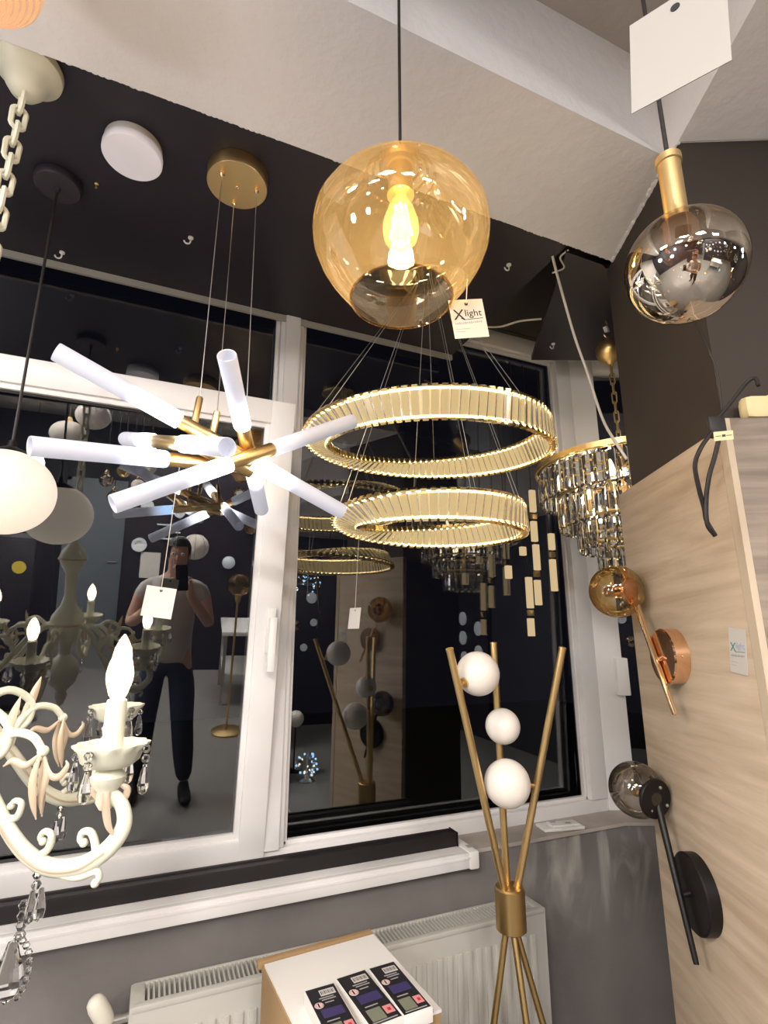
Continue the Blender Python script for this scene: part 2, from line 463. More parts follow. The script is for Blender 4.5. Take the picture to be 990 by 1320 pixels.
# ------------------------------------------------------------------ the setting
ZC = 3.05            # main ceiling
struct('floor', MB().box(-3.6, 4.6, -5.1, 1.8, -0.05, 0), M['floor'])
struct('ceiling', MB().box(-3.6, 4.6, -5.1, 1.03, ZC, ZC + 0.06), M['concrete'])
struct('wall_left', MB().box(-3.66, -3.6, -5.1, 1.8, 0, ZC), M['wall_dark'])
struct('wall_back', MB().box(-3.6, 4.6, -5.16, -5.1, 0, ZC), M['wall_dark'])
struct('wall_right', MB().box(4.6, 4.66, -5.1, 1.8, 0, ZC), M['wall_dark'])

BX, BY = 1.745, 1.80                                   # where the window front bends
BD = Vector((0.92, -0.392, 0)).normalized()            # run of the second front
BN = Vector((-BD.y, BD.x, 0))                          # its outward normal
def bay(t, d, z): return (BX + BD.x * t + BN.x * d, BY + BD.y * t + BN.y * d, z)
def bay_box(mb, t0, t1, d0, d1, z0, z1, bev=0.0):
    c = Vector(bay((t0 + t1) / 2, (d0 + d1) / 2, (z0 + z1) / 2))
    return mb.obox(c, BD * ((t1 - t0) / 2), BN * ((d1 - d0) / 2), Vector((0, 0, (z1 - z0) / 2)), bev)

w = MB()
w.prism([(-3.6, 1.66), (1.69, 1.66), (2.95, 1.66 - 1.26 * .426), (4.6, 0.9), (4.6, 1.2), (3.0, 1.32), (1.75, 1.95), (-3.6, 1.95)], 0, 0.918)
struct('wall_front', w, M['wall_grey'])
s = MB(); s.prism([(1.0, 1.655), (1.688, 1.655), (2.6, 1.655 - .912 * .426), (2.75, 1.45), (1.75, 1.87), (1.0, 1.87)], 0.9185, 0.93)
struct('trim_1', s, M['sill'])
struct('wall_front_side', MB().box(-3.6, -1.1, 1.72, 1.95, 0.919, ZC), M['wall_white'])
struct('wall_lintel', MB().box(-1.1, 1.745, 1.77, 1.95, 2.985, ZC + 0.06), M['niche'])
wb = MB(); bay_box(wb, 0, 2.0, -0.03, 0.15, 2.985, ZC + 0.06); bay_box(wb, 1.25, 3.4, -0.03, 0.15, 0.919, 2.985)
struct('wall_lintel_side', wb, M['niche'])
struct('ceiling_niche', MB().box(-3.6, 4.6, 1.031, 1.95, ZC - 0.06, ZC), M['niche'])

# white plastered downstand beams under the ceiling
P0 = Vector((1.22, 1.024, 0)); PD = Vector((0.4255, 0.905, 0)); PN = Vector((-0.905, 0.4255, 0))
def pil(s_, n_, z): p = P0 + PD * s_ + PN * n_; return (p.x, p.y, z)
def pil_box(mb, s0, s1, n0, n1, z0, z1, bev=0.0):
    return mb.obox(pil((s0 + s1) / 2, (n0 + n1) / 2, (z0 + z1) / 2), PD * ((s1 - s0) / 2), PN * ((n1 - n0) / 2), (0, 0, (z1 - z0) / 2), bev)
pA, pB = pil(-0.36, 0.001, 0), pil(0.006, 0.001, 0)
bm_ = MB().prism([(-3.6, 0.698), (pA[0], 0.698), (pB[0], 1.03), (-3.6, 1.03)], 2.76, ZC)
struct('ceiling_beam', bm_, M['plaster'])
bb = MB(); pil_box(bb, -2.3, -0.405, -0.9, 0.0, 2.76, ZC); pil_box(bb, -0.405, 0.0, -0.9, -0.55, 2.76, ZC)
struct('ceiling_beam_cross', bb, M['plaster'])
pc = MB(); pil_box(pc, -0.402, 0.05, -0.55, 0.0, 0, 2.759)
struct('wall_pillar', pc, M['pillar'])
pz = MB(); pil_box(pz, -0.402, -0.02, -0.549, -0.002, 2.76, ZC); struct('ceiling_pillar_head', pz, M['plaster'])
# rough plaster lip along the pillar and the window edge of the beam
lip = MB()
for i in range(60):
    t = i / 59
    p = Vector(pil(-0.402 + 0.40 * t, 0.0, 2.757)); r_ = random.uniform(.003, .008)
    lip.ball(p, r_, 8, 5, 1.4, 1.4, .8)
for i in range(150):
    lip.ball((-0.6 + 1.8 * i / 149, 1.030, 2.763), random.uniform(.002, .005), 8, 5, 1.6, 1.0, .8)
lo = struct('trim_2', lip, M['plaster'])

# black painted soffit boards over the window niche
struct('trim_3', MB().box(-3.55, 1.08, 1.052, 1.775, 2.80, 2.816), M['black_board'])
br = MB(); br.prism([(1.09, 1.083), (1.243, 1.083), (1.262, 1.092), (1.74, 0.868), (2.1, 0.85), (2.45, 1.24), (1.415, 1.666)], 2.792, 2.81)
struct('trim_4', br, M['black_board'])
# battens the boards are screwed to
bt = MB(); bt.box(-3.5, 1.06, 1.30, 1.34, 2.8165, ZC - .061); bt.box(1.3, 2.1, 1.30, 1.34, 2.811, ZC - .061); struct('trim_5', bt, M['niche'])

# main window: tilted-in sash at left with a transom light above, fixed pane at right
FY0, FY1 = 1.775, 1.845
win = thing('window_1', (0.4, 1.8, 0.93), None, None); win['kind'] = 'structure'
fr = lambda nm, mb, m=M['pvc']: struct(nm, mb, m, None)
def wpart(nm, mb, m, parent): return obj(nm, mb, m, parent)
f = MB()
f.box(-1.10, 1.745, FY0 + .012, FY1, 0.915, 0.975, .006)
wpart('bottom_rail', f, M['pvc'], win)
wpart('top_rail', MB().box(-1.10, 1.745, FY0 + .012, FY1, 2.905, 2.985, .006), M['pvc'], win)
wpart('mullion', MB().box(0.335, 0.425, FY0 + .008, FY1, 0.975, 2.905, .006).box(.352, .408, FY0 - .004, FY0 + .01, .975, 2.905, .004), M['pvc'], win)
wpart('jamb', MB().box(1.655, 1.743, FY0 + .006, FY1, 0.975, 2.905, .006), M['pvc'], win)
wpart('jamb', MB().box(-1.10, -1.03, FY0 + .006, FY1, 0.975, 2.905, .006), M['pvc'], win)
wpart('transom', MB().box(-1.03, 0.335, FY0 + .012, FY1, 2.355, 2.44, .006), M['pvc'], win)
wpart('head_strip', MB().box(-1.6, 1.079, 1.776, 1.786, 2.776, 2.7995), M['trim_grey'], win)
gk = MB()
for x0, x1, z0, z1 in ((.425, 1.655, .975, 2.905), (-1.03, .335, 2.44, 2.905)):
    gk.box(x0, x1, 1.826, 1.834, z0, z0 + .008).box(x0, x1, 1.826, 1.834, z1 - .008, z1).box(x0, x0 + .008, 1.826, 1.834, z0, z1).box(x1 - .008, x1, 1.826, 1.834, z0, z1)
wpart('gasket', gk, M['pvc_gasket'], win)
bd = MB()      # glazing beads, bevelled towards the pane
for x0, x1, z0, z1 in ((.425, 1.655, .975, 2.905), (-1.03, .335, 2.44, 2.905)):
    for a, b, c, d_ in ((x0, x1, z0, z0 + .014), (x0, x1, z1 - .014, z1), (x0, x0 + .014, z0, z1), (x1 - .014, x1, z0, z1)):
        bd.box(a, b, 1.803, 1.824, c, d_, .004)
wpart('glazing_bead', bd, M['pvc'], win)
# the big fixed pane leans in by about a degree
tl = R(1.1); pane = MB(); ay_ = Vector((0, math.cos(tl), math.sin(tl))); az_ = Vector((0, -math.sin(tl), math.cos(tl)))
pane.obox((1.04, 1.858, 1.94), (.63, 0, 0), ay_ * .002, az_ * .975)
wpart('pane', pane, M['window'], win)
wpart('pane', MB().box(-1.04, .34, 1.836, 1.840, 2.43, 2.915), M['window'], win)

# tilted sash, hinged at its foot
TS = R(7.0); SH = 1.43
sash = thing('window_2', (-0.34, 1.79, 0.94), None, None); sash['kind'] = 'structure'
def sp_(x, u, d): return (x, 1.785 - u * math.sin(TS) + d * math.cos(TS), 0.942 + u * math.cos(TS) + d * math.sin(TS))
def sbox(mb, x0, x1, u0, u1, d0, d1, bev=0.0):
    c = sp_((x0 + x1) / 2, (u0 + u1) / 2, (d0 + d1) / 2)
    return mb.obox(c, ((x1 - x0) / 2, 0, 0), Vector((0, math.cos(TS), math.sin(TS))) * ((d1 - d0) / 2), Vector((0, -math.sin(TS), math.cos(TS))) * ((u1 - u0) / 2), bev)
SX0, SX1 = -1.02, 0.363
def sash_frame(mb, wd, d0, d1, bev, ins=0.0):
    sbox(mb, SX0 + ins, SX0 + wd, ins, SH - ins, d0, d1, bev); sbox(mb, SX1 - wd, SX1 - ins, ins, SH - ins, d0, d1, bev)
    sbox(mb, SX0 + wd - .004, SX1 - wd + .004, ins, wd, d0, d1, bev); sbox(mb, SX0 + wd - .004, SX1 - wd + .004, SH - wd, SH - ins, d0, d1, bev)
f = MB(); sash_frame(f, .078, -.012, .058, .006)
wpart('sash_frame', f, M['pvc'], sash)
f = MB(); sash_frame(f, .094, .000, .018, .004, .07)
wpart('glazing_bead', f, M['pvc'], sash)
f = MB(); sash_frame(f, .099, .018, .024, 0, .09)
wpart('gasket', f, M['pvc_gasket'], sash)
# the pane sits a little askew in its rebate
YW = R(2.0); f = MB(); c_ = sp_((SX0 + SX1) / 2, SH / 2, .034)
az_ = Vector((0, -math.sin(TS), math.cos(TS))); ax_ = Vector((math.cos(YW), -math.sin(YW) * math.cos(TS), -math.sin(YW) * math.sin(TS)))
f.obox(c_, ax_ * ((SX1 - SX0) / 2 - .078), az_.cross(ax_) * .002, az_ * (SH / 2 - .078))
wpart('pane', f, M['window'], sash)
h = MB(); sbox(h, .318, .346, .62, .76, -.022, -.012, .008)
hh = wpart('handle_plate', h, M['white_plastic'], sash)
h = MB(); sbox(h, .322, .342, .70, .73, -.05, -.02, .006); sbox(h, .320, .344, .57, .735, -.062, -.045, .008)
wpart('handle', h, M['white_plastic'], sash)

# second window front, turned towards the room, mostly behind the pillar
w3 = thing('window_3', bay(0.6, 0, .93), None, None); w3['kind'] = 'structure'
f = MB(); bay_box(f, .002, .115, -.02, .05, .93, 2.985, .006); wpart('jamb', f, M['pvc'], w3)
f = MB(); bay_box(f, 1.16, 1.25, -.02, .05, .93, 2.985, .006); wpart('jamb', f, M['pvc'], w3)
f = MB(); bay_box(f, .115, 1.16, -.018, .05, .93, 1.0, .006); wpart('bottom_rail', f, M['pvc'], w3)
f = MB(); bay_box(f, .115, 1.16, -.018, .05, 2.865, 2.985, .006); wpart('top_rail', f, M['pvc'], w3)
f = MB(); bay_box(f, .105, 1.17, .03, .034, .99, 2.875); wpart('pane', f, M['window'], w3)
f = MB(); bay_box(f, .075, .125, -.05, -.015, 1.37, 1.52, .004); wpart('hinge_cover', f, M['white_plastic'], w3)
# the dark street outside
struct('ground', MB().box(-8, 10, 1.96, 12, -.06, -.01), M['night'])

# white PVC sill nose with end cap, black bar lying on it
sl = thing('window_sill', (-0.2, 1.66, .90), 'long white plastic window sill with an end cap, carrying a black bar', 'sill')
obj('board', MB().box(-1.1, 0.985, 1.635, 1.79, 0.913, 0.938, .004), M['pvc'], sl)
obj('nose', MB().box(-1.1, 0.985, 1.617, 1.636, 0.893, 0.9385, .006).box(-1.1, .985, 1.6145, 1.618, .921, .927), M['pvc'], sl)
obj('end_cap', MB().box(0.984, 1.018, 1.613, 1.775, 0.890, 0.941, .006), M['white_plastic'], sl)
obj('end_slot', MB().box(.998, 1.012, 1.645, 1.665, .9405, .943), M['ink_grey'], sl)
bk = thing('track_bar', (0, 1.72, .94), 'long black aluminium bar lying along the white window sill', 'bar')
obj('profile', MB().box(-1.1, 0.975, 1.678, 1.688, 0.9385, 0.978, .003).box(-1.1, .975, 1.7205, 1.7305, .9385, .978, .003).box(-1.1, .975, 1.688, 1.7205, .9385, .956).box(-1.1, .975, 1.69, 1.7185, .9562, .974, .003), M['black_metal'], bk)
obj('end_plate', MB().box(.9752, .979, 1.676, 1.732, .9385, .980, .001), M['black'], bk)

# small white hooks screwed into the boards
def hook(p, label):
    t = thing('cup_hook', p, label, 'hook', 'white hooks in the black boards')
    obj('screw_base', MB().lathe([(0, 0), (.008, 0), (.008, -.004), (.003, -.006), (0, -.006)], p, (0, 0, 1), 12), M['white_plastic'], t)
    c = Vector(p)
    obj('hook_bend', MB().tube([c + Vector((.0, 0, -.005)), c + Vector((0, 0, -.016))] + [c + Vector((.009 * math.cos(a) - .009, 0, -.016 - .009 * math.sin(a))) for a in [R(x) for x in range(0, 200, 25)]], .0025, 6), M['white_plastic'], t)
HK = 'small white screw hook in the black board '
hook((-0.010, 1.494, 2.800), HK + 'left of the three steel wires')
hook((-0.384, 1.722, 2.800), HK + 'near the oval lamp cord')
hook((0.963, 1.210, 2.800), HK + 'right of the amber glass pendant')
hook((1.413, 1.523, 2.792), HK + 'at its window edge beside the white cable')

# ------------------------------------------------------------------ unseen ceiling panels added behind the camera to fill the room with light
for i, (x, y) in enumerate(FILL_SPOTS):
    t = thing('fill_panel', (x, y, ZC), 'added square fill light panel, unseen, over the shop floor', 'ceiling light', 'added fill light panels')
    obj('frame', MB().box(x - .3, x + .3, y - .3, y - .285, ZC - .03, ZC - .0005).box(x - .3, x + .3, y + .285, y + .3, ZC - .03, ZC - .0005).box(x - .3, x - .285, y - .285, y + .285, ZC - .03, ZC - .0005).box(x + .285, x + .3, y - .285, y + .285, ZC - .03, ZC - .0005), M['pvc'], t)
    obj('diffuser', MB().box(x - .285, x + .285, y - .285, y + .285, ZC - .022, ZC - .012), M['fill_panel_lit'], t)
    la = bpy.data.lights.new('fill_lamp', 'AREA'); la.shape = 'SQUARE'; la.size = .56; la.energy = FILL_POWER; la.color = (1.0, 0.95, 0.91)
    lo_ = bpy.data.objects.new('fill_lamp', la); COL.objects.link(lo_); lo_.parent = t; lo_.location = (0, 0, -.035)

# ------------------------------------------------------------------ amber glass pendant
AC = Vector((0.315, 0.668, 2.265))
t = thing('glass_pendant', AC, 'large amber blown glass pendant with a glowing filament bulb on a dark cord', 'pendant lamp')
def shell(prof, c, m, parent, name, seg=64, th=.003):
    """open blown shade"""
    return obj(name, MB().lathe(prof, c, (0, 0, 1), seg), m, parent, 60)
prof = [(.020, .1325), (.028, .1315), (.033, .128), (.0345, .1245), (.0325, .121), (.042, .117), (.0465, .1135), (.044, .1095), (.054, .105), (.0585, .101), (.056, .097), (.068, .091), (.078, .083),
        (.092, .072), (.111, .054), (.130, .032), (.1435, .008), (.1455, -.014), (.143, -.036), (.134, -.060), (.119, -.086), (.102, -.109), (.088, -.126), (.081, -.135)]
shell(prof, AC, M['amber'], t, 'shade', 72)
for rr, hh in ((.0350, .1245), (.0470, .1135), (.0590, .101)):
    obj('shade_rib', MB().tube([AC + Vector((rr * math.cos(a), rr * math.sin(a), hh)) for a in [2 * PI * i / 56 for i in range(56)]], .0022, 8, closed=True), M['amber_light'], t)
obj('shade_rim', MB().tube([AC + Vector((.081 * math.cos(a), .081 * math.sin(a), -.1355)) for a in [2 * PI * i / 64 for i in range(64)]], .0022, 8, closed=True), M['amber_light'], t)
obj('cord', MB().rod(AC + Vector((0, 0, .14)), (AC.x, AC.y, ZC - .03), .0028, 10), M['cord_black'], t)
obj('ceiling_cup', MB().lathe([(0, 0), (.05, 0), (.05, -.02), (.045, -.028), (0, -.03)], (AC.x, AC.y, ZC - .0005), (0, 0, 1), 32), M['black'], t)
obj('lamp_holder', MB().lathe([(0, .145), (.012, .145), (.024, .138), (.024, .122), (.021, .120), (.021, .072), (.023, .070), (.023, .064), (0, .064)], AC, (0, 0, 1), 28), M['brass'], t)
bl = obj('bulb', MB().lathe([(0.013, .064), (.014, .055), (.022, .035), (.029, .012), (.030, -.005), (.027, -.022), (.016, -.034), (.004, -.038), (0, -.038)], AC, (0, 0, 1), 32), M['bulb_glass'], t)
fb = MB()
for k in range(6):
    a = 2 * PI * k / 6
    fb.tube([AC + Vector((.009 * math.cos(a), .009 * math.sin(a), .042)), AC + Vector((.0185 * math.cos(a + .4), .0185 * math.sin(a + .4), -.018))], .0018, 6)
obj('filament', fb, M['filament'], bl)
obj('filament_glow', MB().lathe([(0, .046), (.008, .042), (.0155, .012), (.016, -.010), (.010, -.022), (0, -.026)], AC, (0, 0, 1), 16), M['filament_glow'], bl)
pl_ = bpy.data.lights.new('pendant_light', 'POINT'); pl_.energy = 5.0; pl_.color = (1, .72, .36); pl_.shadow_soft_size = .02
po = bpy.data.objects.new('pendant_light', pl_); COL.objects.link(po); po.parent = t; po.location = (0, 0, -.05)

# price tags: a card with lettering, an eyelet and a string
def price_tag(name, c, ux, uy, w_, h_, top, label, m='paper_cream', words=True, ink='ink', string='cord_white', hole=True, group=None, cat='price tag', lines=True):
    ux, uy = Vector(ux).normalized(), Vector(uy).normalized(); uz = ux.cross(uy).normalized(); c = Vector(c)
    t = thing(name, c, label, cat, group)
    obj('card', MB().obox(c, ux * w_ / 2, uy * h_ / 2, uz * .0004), M[m], t)
    hp = c + uy * (h_ * .38)
    if hole:
        obj('eyelet', MB().lathe([(0, .0005), (w_ * .05, .0005), (w_ * .05, .0011), (0, .0011)], hp, uz, 16), M['ink'], t)
        obj('eyelet', MB().lathe([(0, .0005), (w_ * .05, .0005), (w_ * .05, .0011), (0, .0011)], hp, -uz, 16), M['ink'], t)
    if top is not None:
        obj('string', MB().tube(bez([hp + uz * .0012, (hp + Vector(top)) / 2 + uz * .001, Vector(top)], 8), .0007, 5), M[string], t)
    if words:
        o_ = c + uz * .0005
        obj('lettering', text_mb('X', w_ * .46, o_ - ux * (w_ * .43) - uy * (h_ * .02), ux, uy), M[ink], t)
        obj('lettering', text_mb('light', w_ * .30, o_ - ux * (w_ * .10) + uy * (h_ * .06), ux, uy), M[ink if ink == 'ink' else 'ink_blue'], t)
        obj('underline', MB().tube([o_ - ux * (w_ * .22) + uy * (h_ * .02), o_ - ux * (w_ * .14) - uy * (h_ * .03), o_ + ux * (w_ * .42) - uy * (h_ * .005)], w_ * .012, 4, flat=(uz, .1)), M[ink], t)
        if lines:
            pm = MB()
            for k in range(14):        # the strap line under the name is too small to read
                pm.obox(o_ + ux * (w_ * (-.40 + .058 * k)) - uy * (h_ * (.12 - .002 * k)), ux * (w_ * .02), uy * (h_ * (.014 + .006 * (k % 3))), uz * .0002)
            for k, (yy, x1) in enumerate(((-.26, -.02), (-.33, -.16))):
                pm.obox(o_ + ux * (w_ * (-.42 + x1) / 2) + uy * (h_ * yy), ux * (w_ * (.42 + x1) / 2), uy * (h_ * .004), uz * .0002)
            obj('small_print', pm, M['ink_grey'], t)
    return t
TU = Vector((.92, -.30, .24)); TU = (Vector((.955, -.28, .14))).normalized()
tc_ = Vector((0.426, 0.646, 2.110))
price_tag('price_tag', tc_, TU, Vector((.03, -.02, 1)) - TU * (Vector((.03, -.02, 1)).dot(TU)), .058, .070, Vector((0.418, 0.633, 2.173)), 'cream price tag printed in black, hanging on the amber glass pendant')

# half-mirrored glass pendant by the pillar
MC = Vector((0.519, 0.341, 2.013))
AX = (Vector((0.484, 0.319, 2.157)) - Vector((0.501, 0.331, 2.084))).normalized()
AX = Vector((0, 0, 1))
t = thing('mirrored_pendant', MC, 'small half mirrored glass pendant with a brass tube neck beside the dark pillar', 'pendant lamp')
rm = .0635
shell([(.020, .062)] + [(rm * 1.0 * math.sin(a) * 1.0, rm * math.cos(a) * .98) for a in [R(x) for x in range(22, 180, 6)]] + [(.0006, -rm * .98)], MC, M['mirror_glass'], t, 'shade', 64, .0015)
obj('neck_tube', MB().lathe([(0, .056), (.0125, .056), (.0125, .142), (.0145, .143), (.0145, .152), (.012, .153), (0, .153)], MC, (0, 0, 1), 32), M['brass'], t)
obj('lamp_holder', MB().lathe([(0, .058), (.019, .058), (.021, .05), (.021, .018), (.016, .012), (0, .012)], MC, (0, 0, 1), 28), M['copper'], t)
obj('bulb', MB().lathe([(0, .013), (.010, .012), (.015, .0), (.015, -.012), (.009, -.023), (0, -.026)], MC, (0, 0, 1), 24), M['bulb_glass'], t)
obj('cord', MB().rod(MC + Vector((0, 0, .153)), (MC.x, MC.y, ZC - .03), .0026, 10), M['cord_black'], t)
obj('ceiling_cup', MB().lathe([(0, 0), (.045, 0), (.045, -.02), (.04, -.028), (0, -.03)], (MC.x, MC.y, ZC - .0005), (0, 0, 1), 32), M['brass'], t)
# its large blank tag
c1, c2, c3, c4 = [Vector(p) for p in [(0.364, 0.255, 2.168), (0.398, 0.186, 2.162), (0.391, 0.193, 2.060), (0.357, 0.262, 2.066)]]
ux = ((c2 - c1) + (c3 - c4)).normalized(); uy = ((c1 - c4) + (c2 - c3)).normalized(); uy = (uy - ux * uy.dot(ux)).normalized()
price_tag('price_tag', (c1 + c2 + c3 + c4) / 4, ux, uy, ((c2 - c1).length + (c3 - c4).length) / 2, ((c1 - c4).length + (c2 - c3).length) / 2,
          None, 'big blank white card tag on the cord of the half mirrored pendant', 'paper_dull', words=False)

# ------------------------------------------------------------------ tube-light fixture
GC = Vector((0.092, 1.205, 2.80))
t = thing('tube_chandelier', (0.092, 1.205, 2.80), 'brass starburst chandelier of white frosted glowing tubes on three steel wires', 'chandelier')
obj('canopy', MB().lathe([(0, -.0005), (.077, -.0005), (.0775, -.004), (.0775, -.036), (.076, -.0385), (0, -.0385)], GC, (0, 0, 1), 56), M['brass'], t)
wires = [((0.051, 1.174, 2.762), (0.044, 1.142, 2.119)), ((0.091, 1.258, 2.762), (0.083, 1.144, 2.093)), ((0.141, 1.193, 2.762), (0.147, 1.151, 2.089))]
for (a, b) in wires:
    obj('canopy_nut', MB().lathe([(0, 0), (.0065, 0), (.0065, -.010), (.003, -.014), (0, -.014)], (a[0], a[1], 2.7612), (0, 0, 1), 16), M['gold'], t)
obj('canopy_nut', MB().lathe([(0, 0), (.005, 0), (.005, -.007), (0, -.009)], (0.092, 1.204, 2.761), (0, 0, 1), 16), M['gold'], t)
for (a, b) in wires:
    obj('wire', MB().rod((a[0], a[1], 2.749), b, .0011, 6), M['steel'], t)
TL = .25
tube_me = mesh_from('tube', MB().lathe([(.0, .0), (.0175, .0), (.0185, .004), (.0185, TL - .002), (.0178, TL), (.0163, TL - .001), (.0160, TL - .030), (.0, TL - .032)], (0, 0, 0), (0, 0, 1), 32), M['tube'])
tube_blue = tube_me.copy(); tube_blue.materials.clear(); tube_blue.materials.append(M['tube_blue'])
tube_dim = tube_me.copy(); tube_dim.materials.clear(); tube_dim.materials.append(M['tube_dim'])
def light_rod(a, b, r0=.0155, ends='ab', kinds=('tube', 'tube'), L=TL):
    a, b = Vector(a), Vector(b); d = (b - a).normalized(); Ln = (b - a).length
    s0 = a + d * (L if 'a' in ends else 0); s1 = b - d * (L if 'b' in ends else 0)
    bar = obj('brass_rod', MB().lathe([(0, 0), (r0 * .92, 0), (r0, .004), (r0, (s1 - s0).length - .004), (r0 * .92, (s1 - s0).length), (0, (s1 - s0).length)], s0, d, 28), M['brass'], t)
    for e, p, dr, kd in (('a', s0, -d, kinds[0]), ('b', s1, d, kinds[1])):
        if e in ends:
            q = Vector((0, 0, 1)).rotation_difference(dr)
            inst('frosted_tube', {'tube': tube_me, 'blue': tube_blue, 'dim': tube_dim}[kd], t, p, q, (1, 1, L / TL))
    return bar
light_rod((-0.223, 1.073, 2.132), (0.401, 1.203, 1.905))
light_rod((-0.095, 1.072, 1.844), (0.422, 1.197, 2.148), kinds=('tube', 'dim'))
light_rod((0.076, 0.929, 2.115), (0.232, 1.379, 1.933), L=.19)
light_rod((-0.235, 1.053, 1.932), (0.168, 1.243, 2.004), ends='a', kinds=('blue', 'tube'))
light_rod((0.089, 0.926, 1.933), (-0.116, 1.438, 2.103), L=.20)
obj('hub', MB().rod((0.040, 1.149, 2.015), (0.173, 1.190, 1.981), .020, 24), M['brass_dark'], t)
for (a, b), q in zip(wires, ((0.037, 1.141, 2.051), (0.076, 1.163, 2.033), (0.158, 1.190, 2.006))):
    d = (Vector(b) - Vector(q))
    obj('stem', MB().lathe([(0, 0), (.0075, 0), (.0075, d.length * .95), (.006, d.length), (0, d.length)], q, d, 18), M['brass'], t)
price_tag('price_tag', (0.002, 1.253, 1.677), (.97, -.2, -.13), (.10, .08, 1), .063, .066, (0.017, 1.167, 1.982), 'white blank tag on a long string under the tube chandelier', 'paper', words=False)

# ------------------------------------------------------------------ ceiling lamp, black canopy with lit oval
DC = Vector((-0.16, 1.222, 2.80))
t = thing('ceiling_lamp', DC, 'flat round white ceiling lamp, unlit, on the black board', 'ceiling light')
obj('base_ring', MB().lathe([(0, -.0003), (.066, -.0003), (.067, -.004), (.067, -.020), (0, -.020)], DC, (0, 0, 1), 48), M['white_plastic'], t)
obj('cover', MB().lathe([(0, -.0205), (.069, -.0205), (.0695, -.023), (.0695, -.036), (.067, -.0395), (0, -.040)], DC, (0, 0, 1), 48), mat('matt_cover', (.80, .76, .80), .5, emit=(1, .95, 1), estr=.12), t)  # faint glow put into the unlit cover to lighten it

OC = Vector((-0.350, 1.416, 1.929))
t = thing('oval_pendant', OC, 'glowing cream oval glass pendant hanging from a round black canopy', 'pendant lamp')
obj('canopy', MB().lathe([(0, -.0005), (.055, -.0005), (.056, -.004), (.056, -.02), (.053, -.024), (.008, -.026), (.006, -.04), (0, -.04)], (OC.x, OC.y, 2.80), (0, 0, 1), 40), M['black_canopy'], t)
obj('cord', MB().rod((OC.x, OC.y, 2.765), OC + Vector((0, 0, .125)), .0035, 8), M['cord_black'], t)
ov = MB().ball(OC, .100, 48, 24, 1.05, 1.05, .98)
obj('glass', ov, M['oval_lit'], t)
obj('cap', MB().lathe([(0, .125), (.007, .125), (.010, .110), (.034, .099), (.040, .092), (.040, .086), (0, .086)], OC, (0, 0, 1), 28), M['black'], t)
nl = thing('brass_peg', (-0.257, 1.386, 2.800), 'small brass screw in the black board beside the round black canopy', 'screw')
obj('head', MB().lathe([(0, -.0003), (.006, -.0003), (.006, -.003), (.0025, -.005), (.0025, -.014), (0, -.015)], (-0.257, 1.386, 2.800), (0, 0, 1), 14), M['brass'], nl)

# ring-shaped peach glass lamp cut off by the photo's top corner
PC = Vector((-0.350, 0.783, 2.593))
t = thing('ribbed_bowl_lamp', PC, 'ribbed peach glass bowl lamp under the white ceiling beam', 'pendant lamp')
bp = []
for k in range(10):
    r_ = .012 + .0078 * k; h_ = -.040 + .0009 * k * k * .7
    bp += [(r_, h_), (r_ + .0038, h_ - .004), (r_ + .0070, h_ + .001)]
obj('bowl', MB().lathe([(0, -.042)] + bp + [(.092, .03), (.088, .035), (0, .035)], PC, (0, 0, 1), 56), M['peach'], t)
obj('stem', MB().rod(PC + Vector((0, 0, .035)), (PC.x, PC.y, (2.759 if PC.y > .698 else ZC - .001)), .006, 12), M['copper'], t)

# ------------------------------------------------------------------ two twisted crystal rings on one canopy
RC = Vector((0.741, 1.362, 2.197))
def crystal_mesh(name, w_, d_, L, m, tip=.25):
    """cut bar: eight long facets with bevelled ends, length along z"""
    b = MB(); sec = [(-.5, -.28), (-.28, -.5), (.28, -.5), (.5, -.28), (.5, .28), (.28, .5), (-.28, .5), (-.5, .28)]
    lv = [(-.5, .45), (-.5 + tip * .5 * w_ / L, 1), (.5 - tip * .5 * w_ / L, 1), (.5, .45)]
    vs = [(x * w_ * k, y * d_ * k, h * L) for h, k in lv for x, y in sec]
    fs = [tuple(range(8))[::-1], tuple(range(24, 32))]
    for i in range(3):
        for k in range(8): fs.append((i * 8 + k, i * 8 + (k + 1) % 8, i * 8 + 8 + (k + 1) % 8, i * 8 + 8 + k))
    return mesh_from(name, b.add(vs, fs), m, sharp=15)
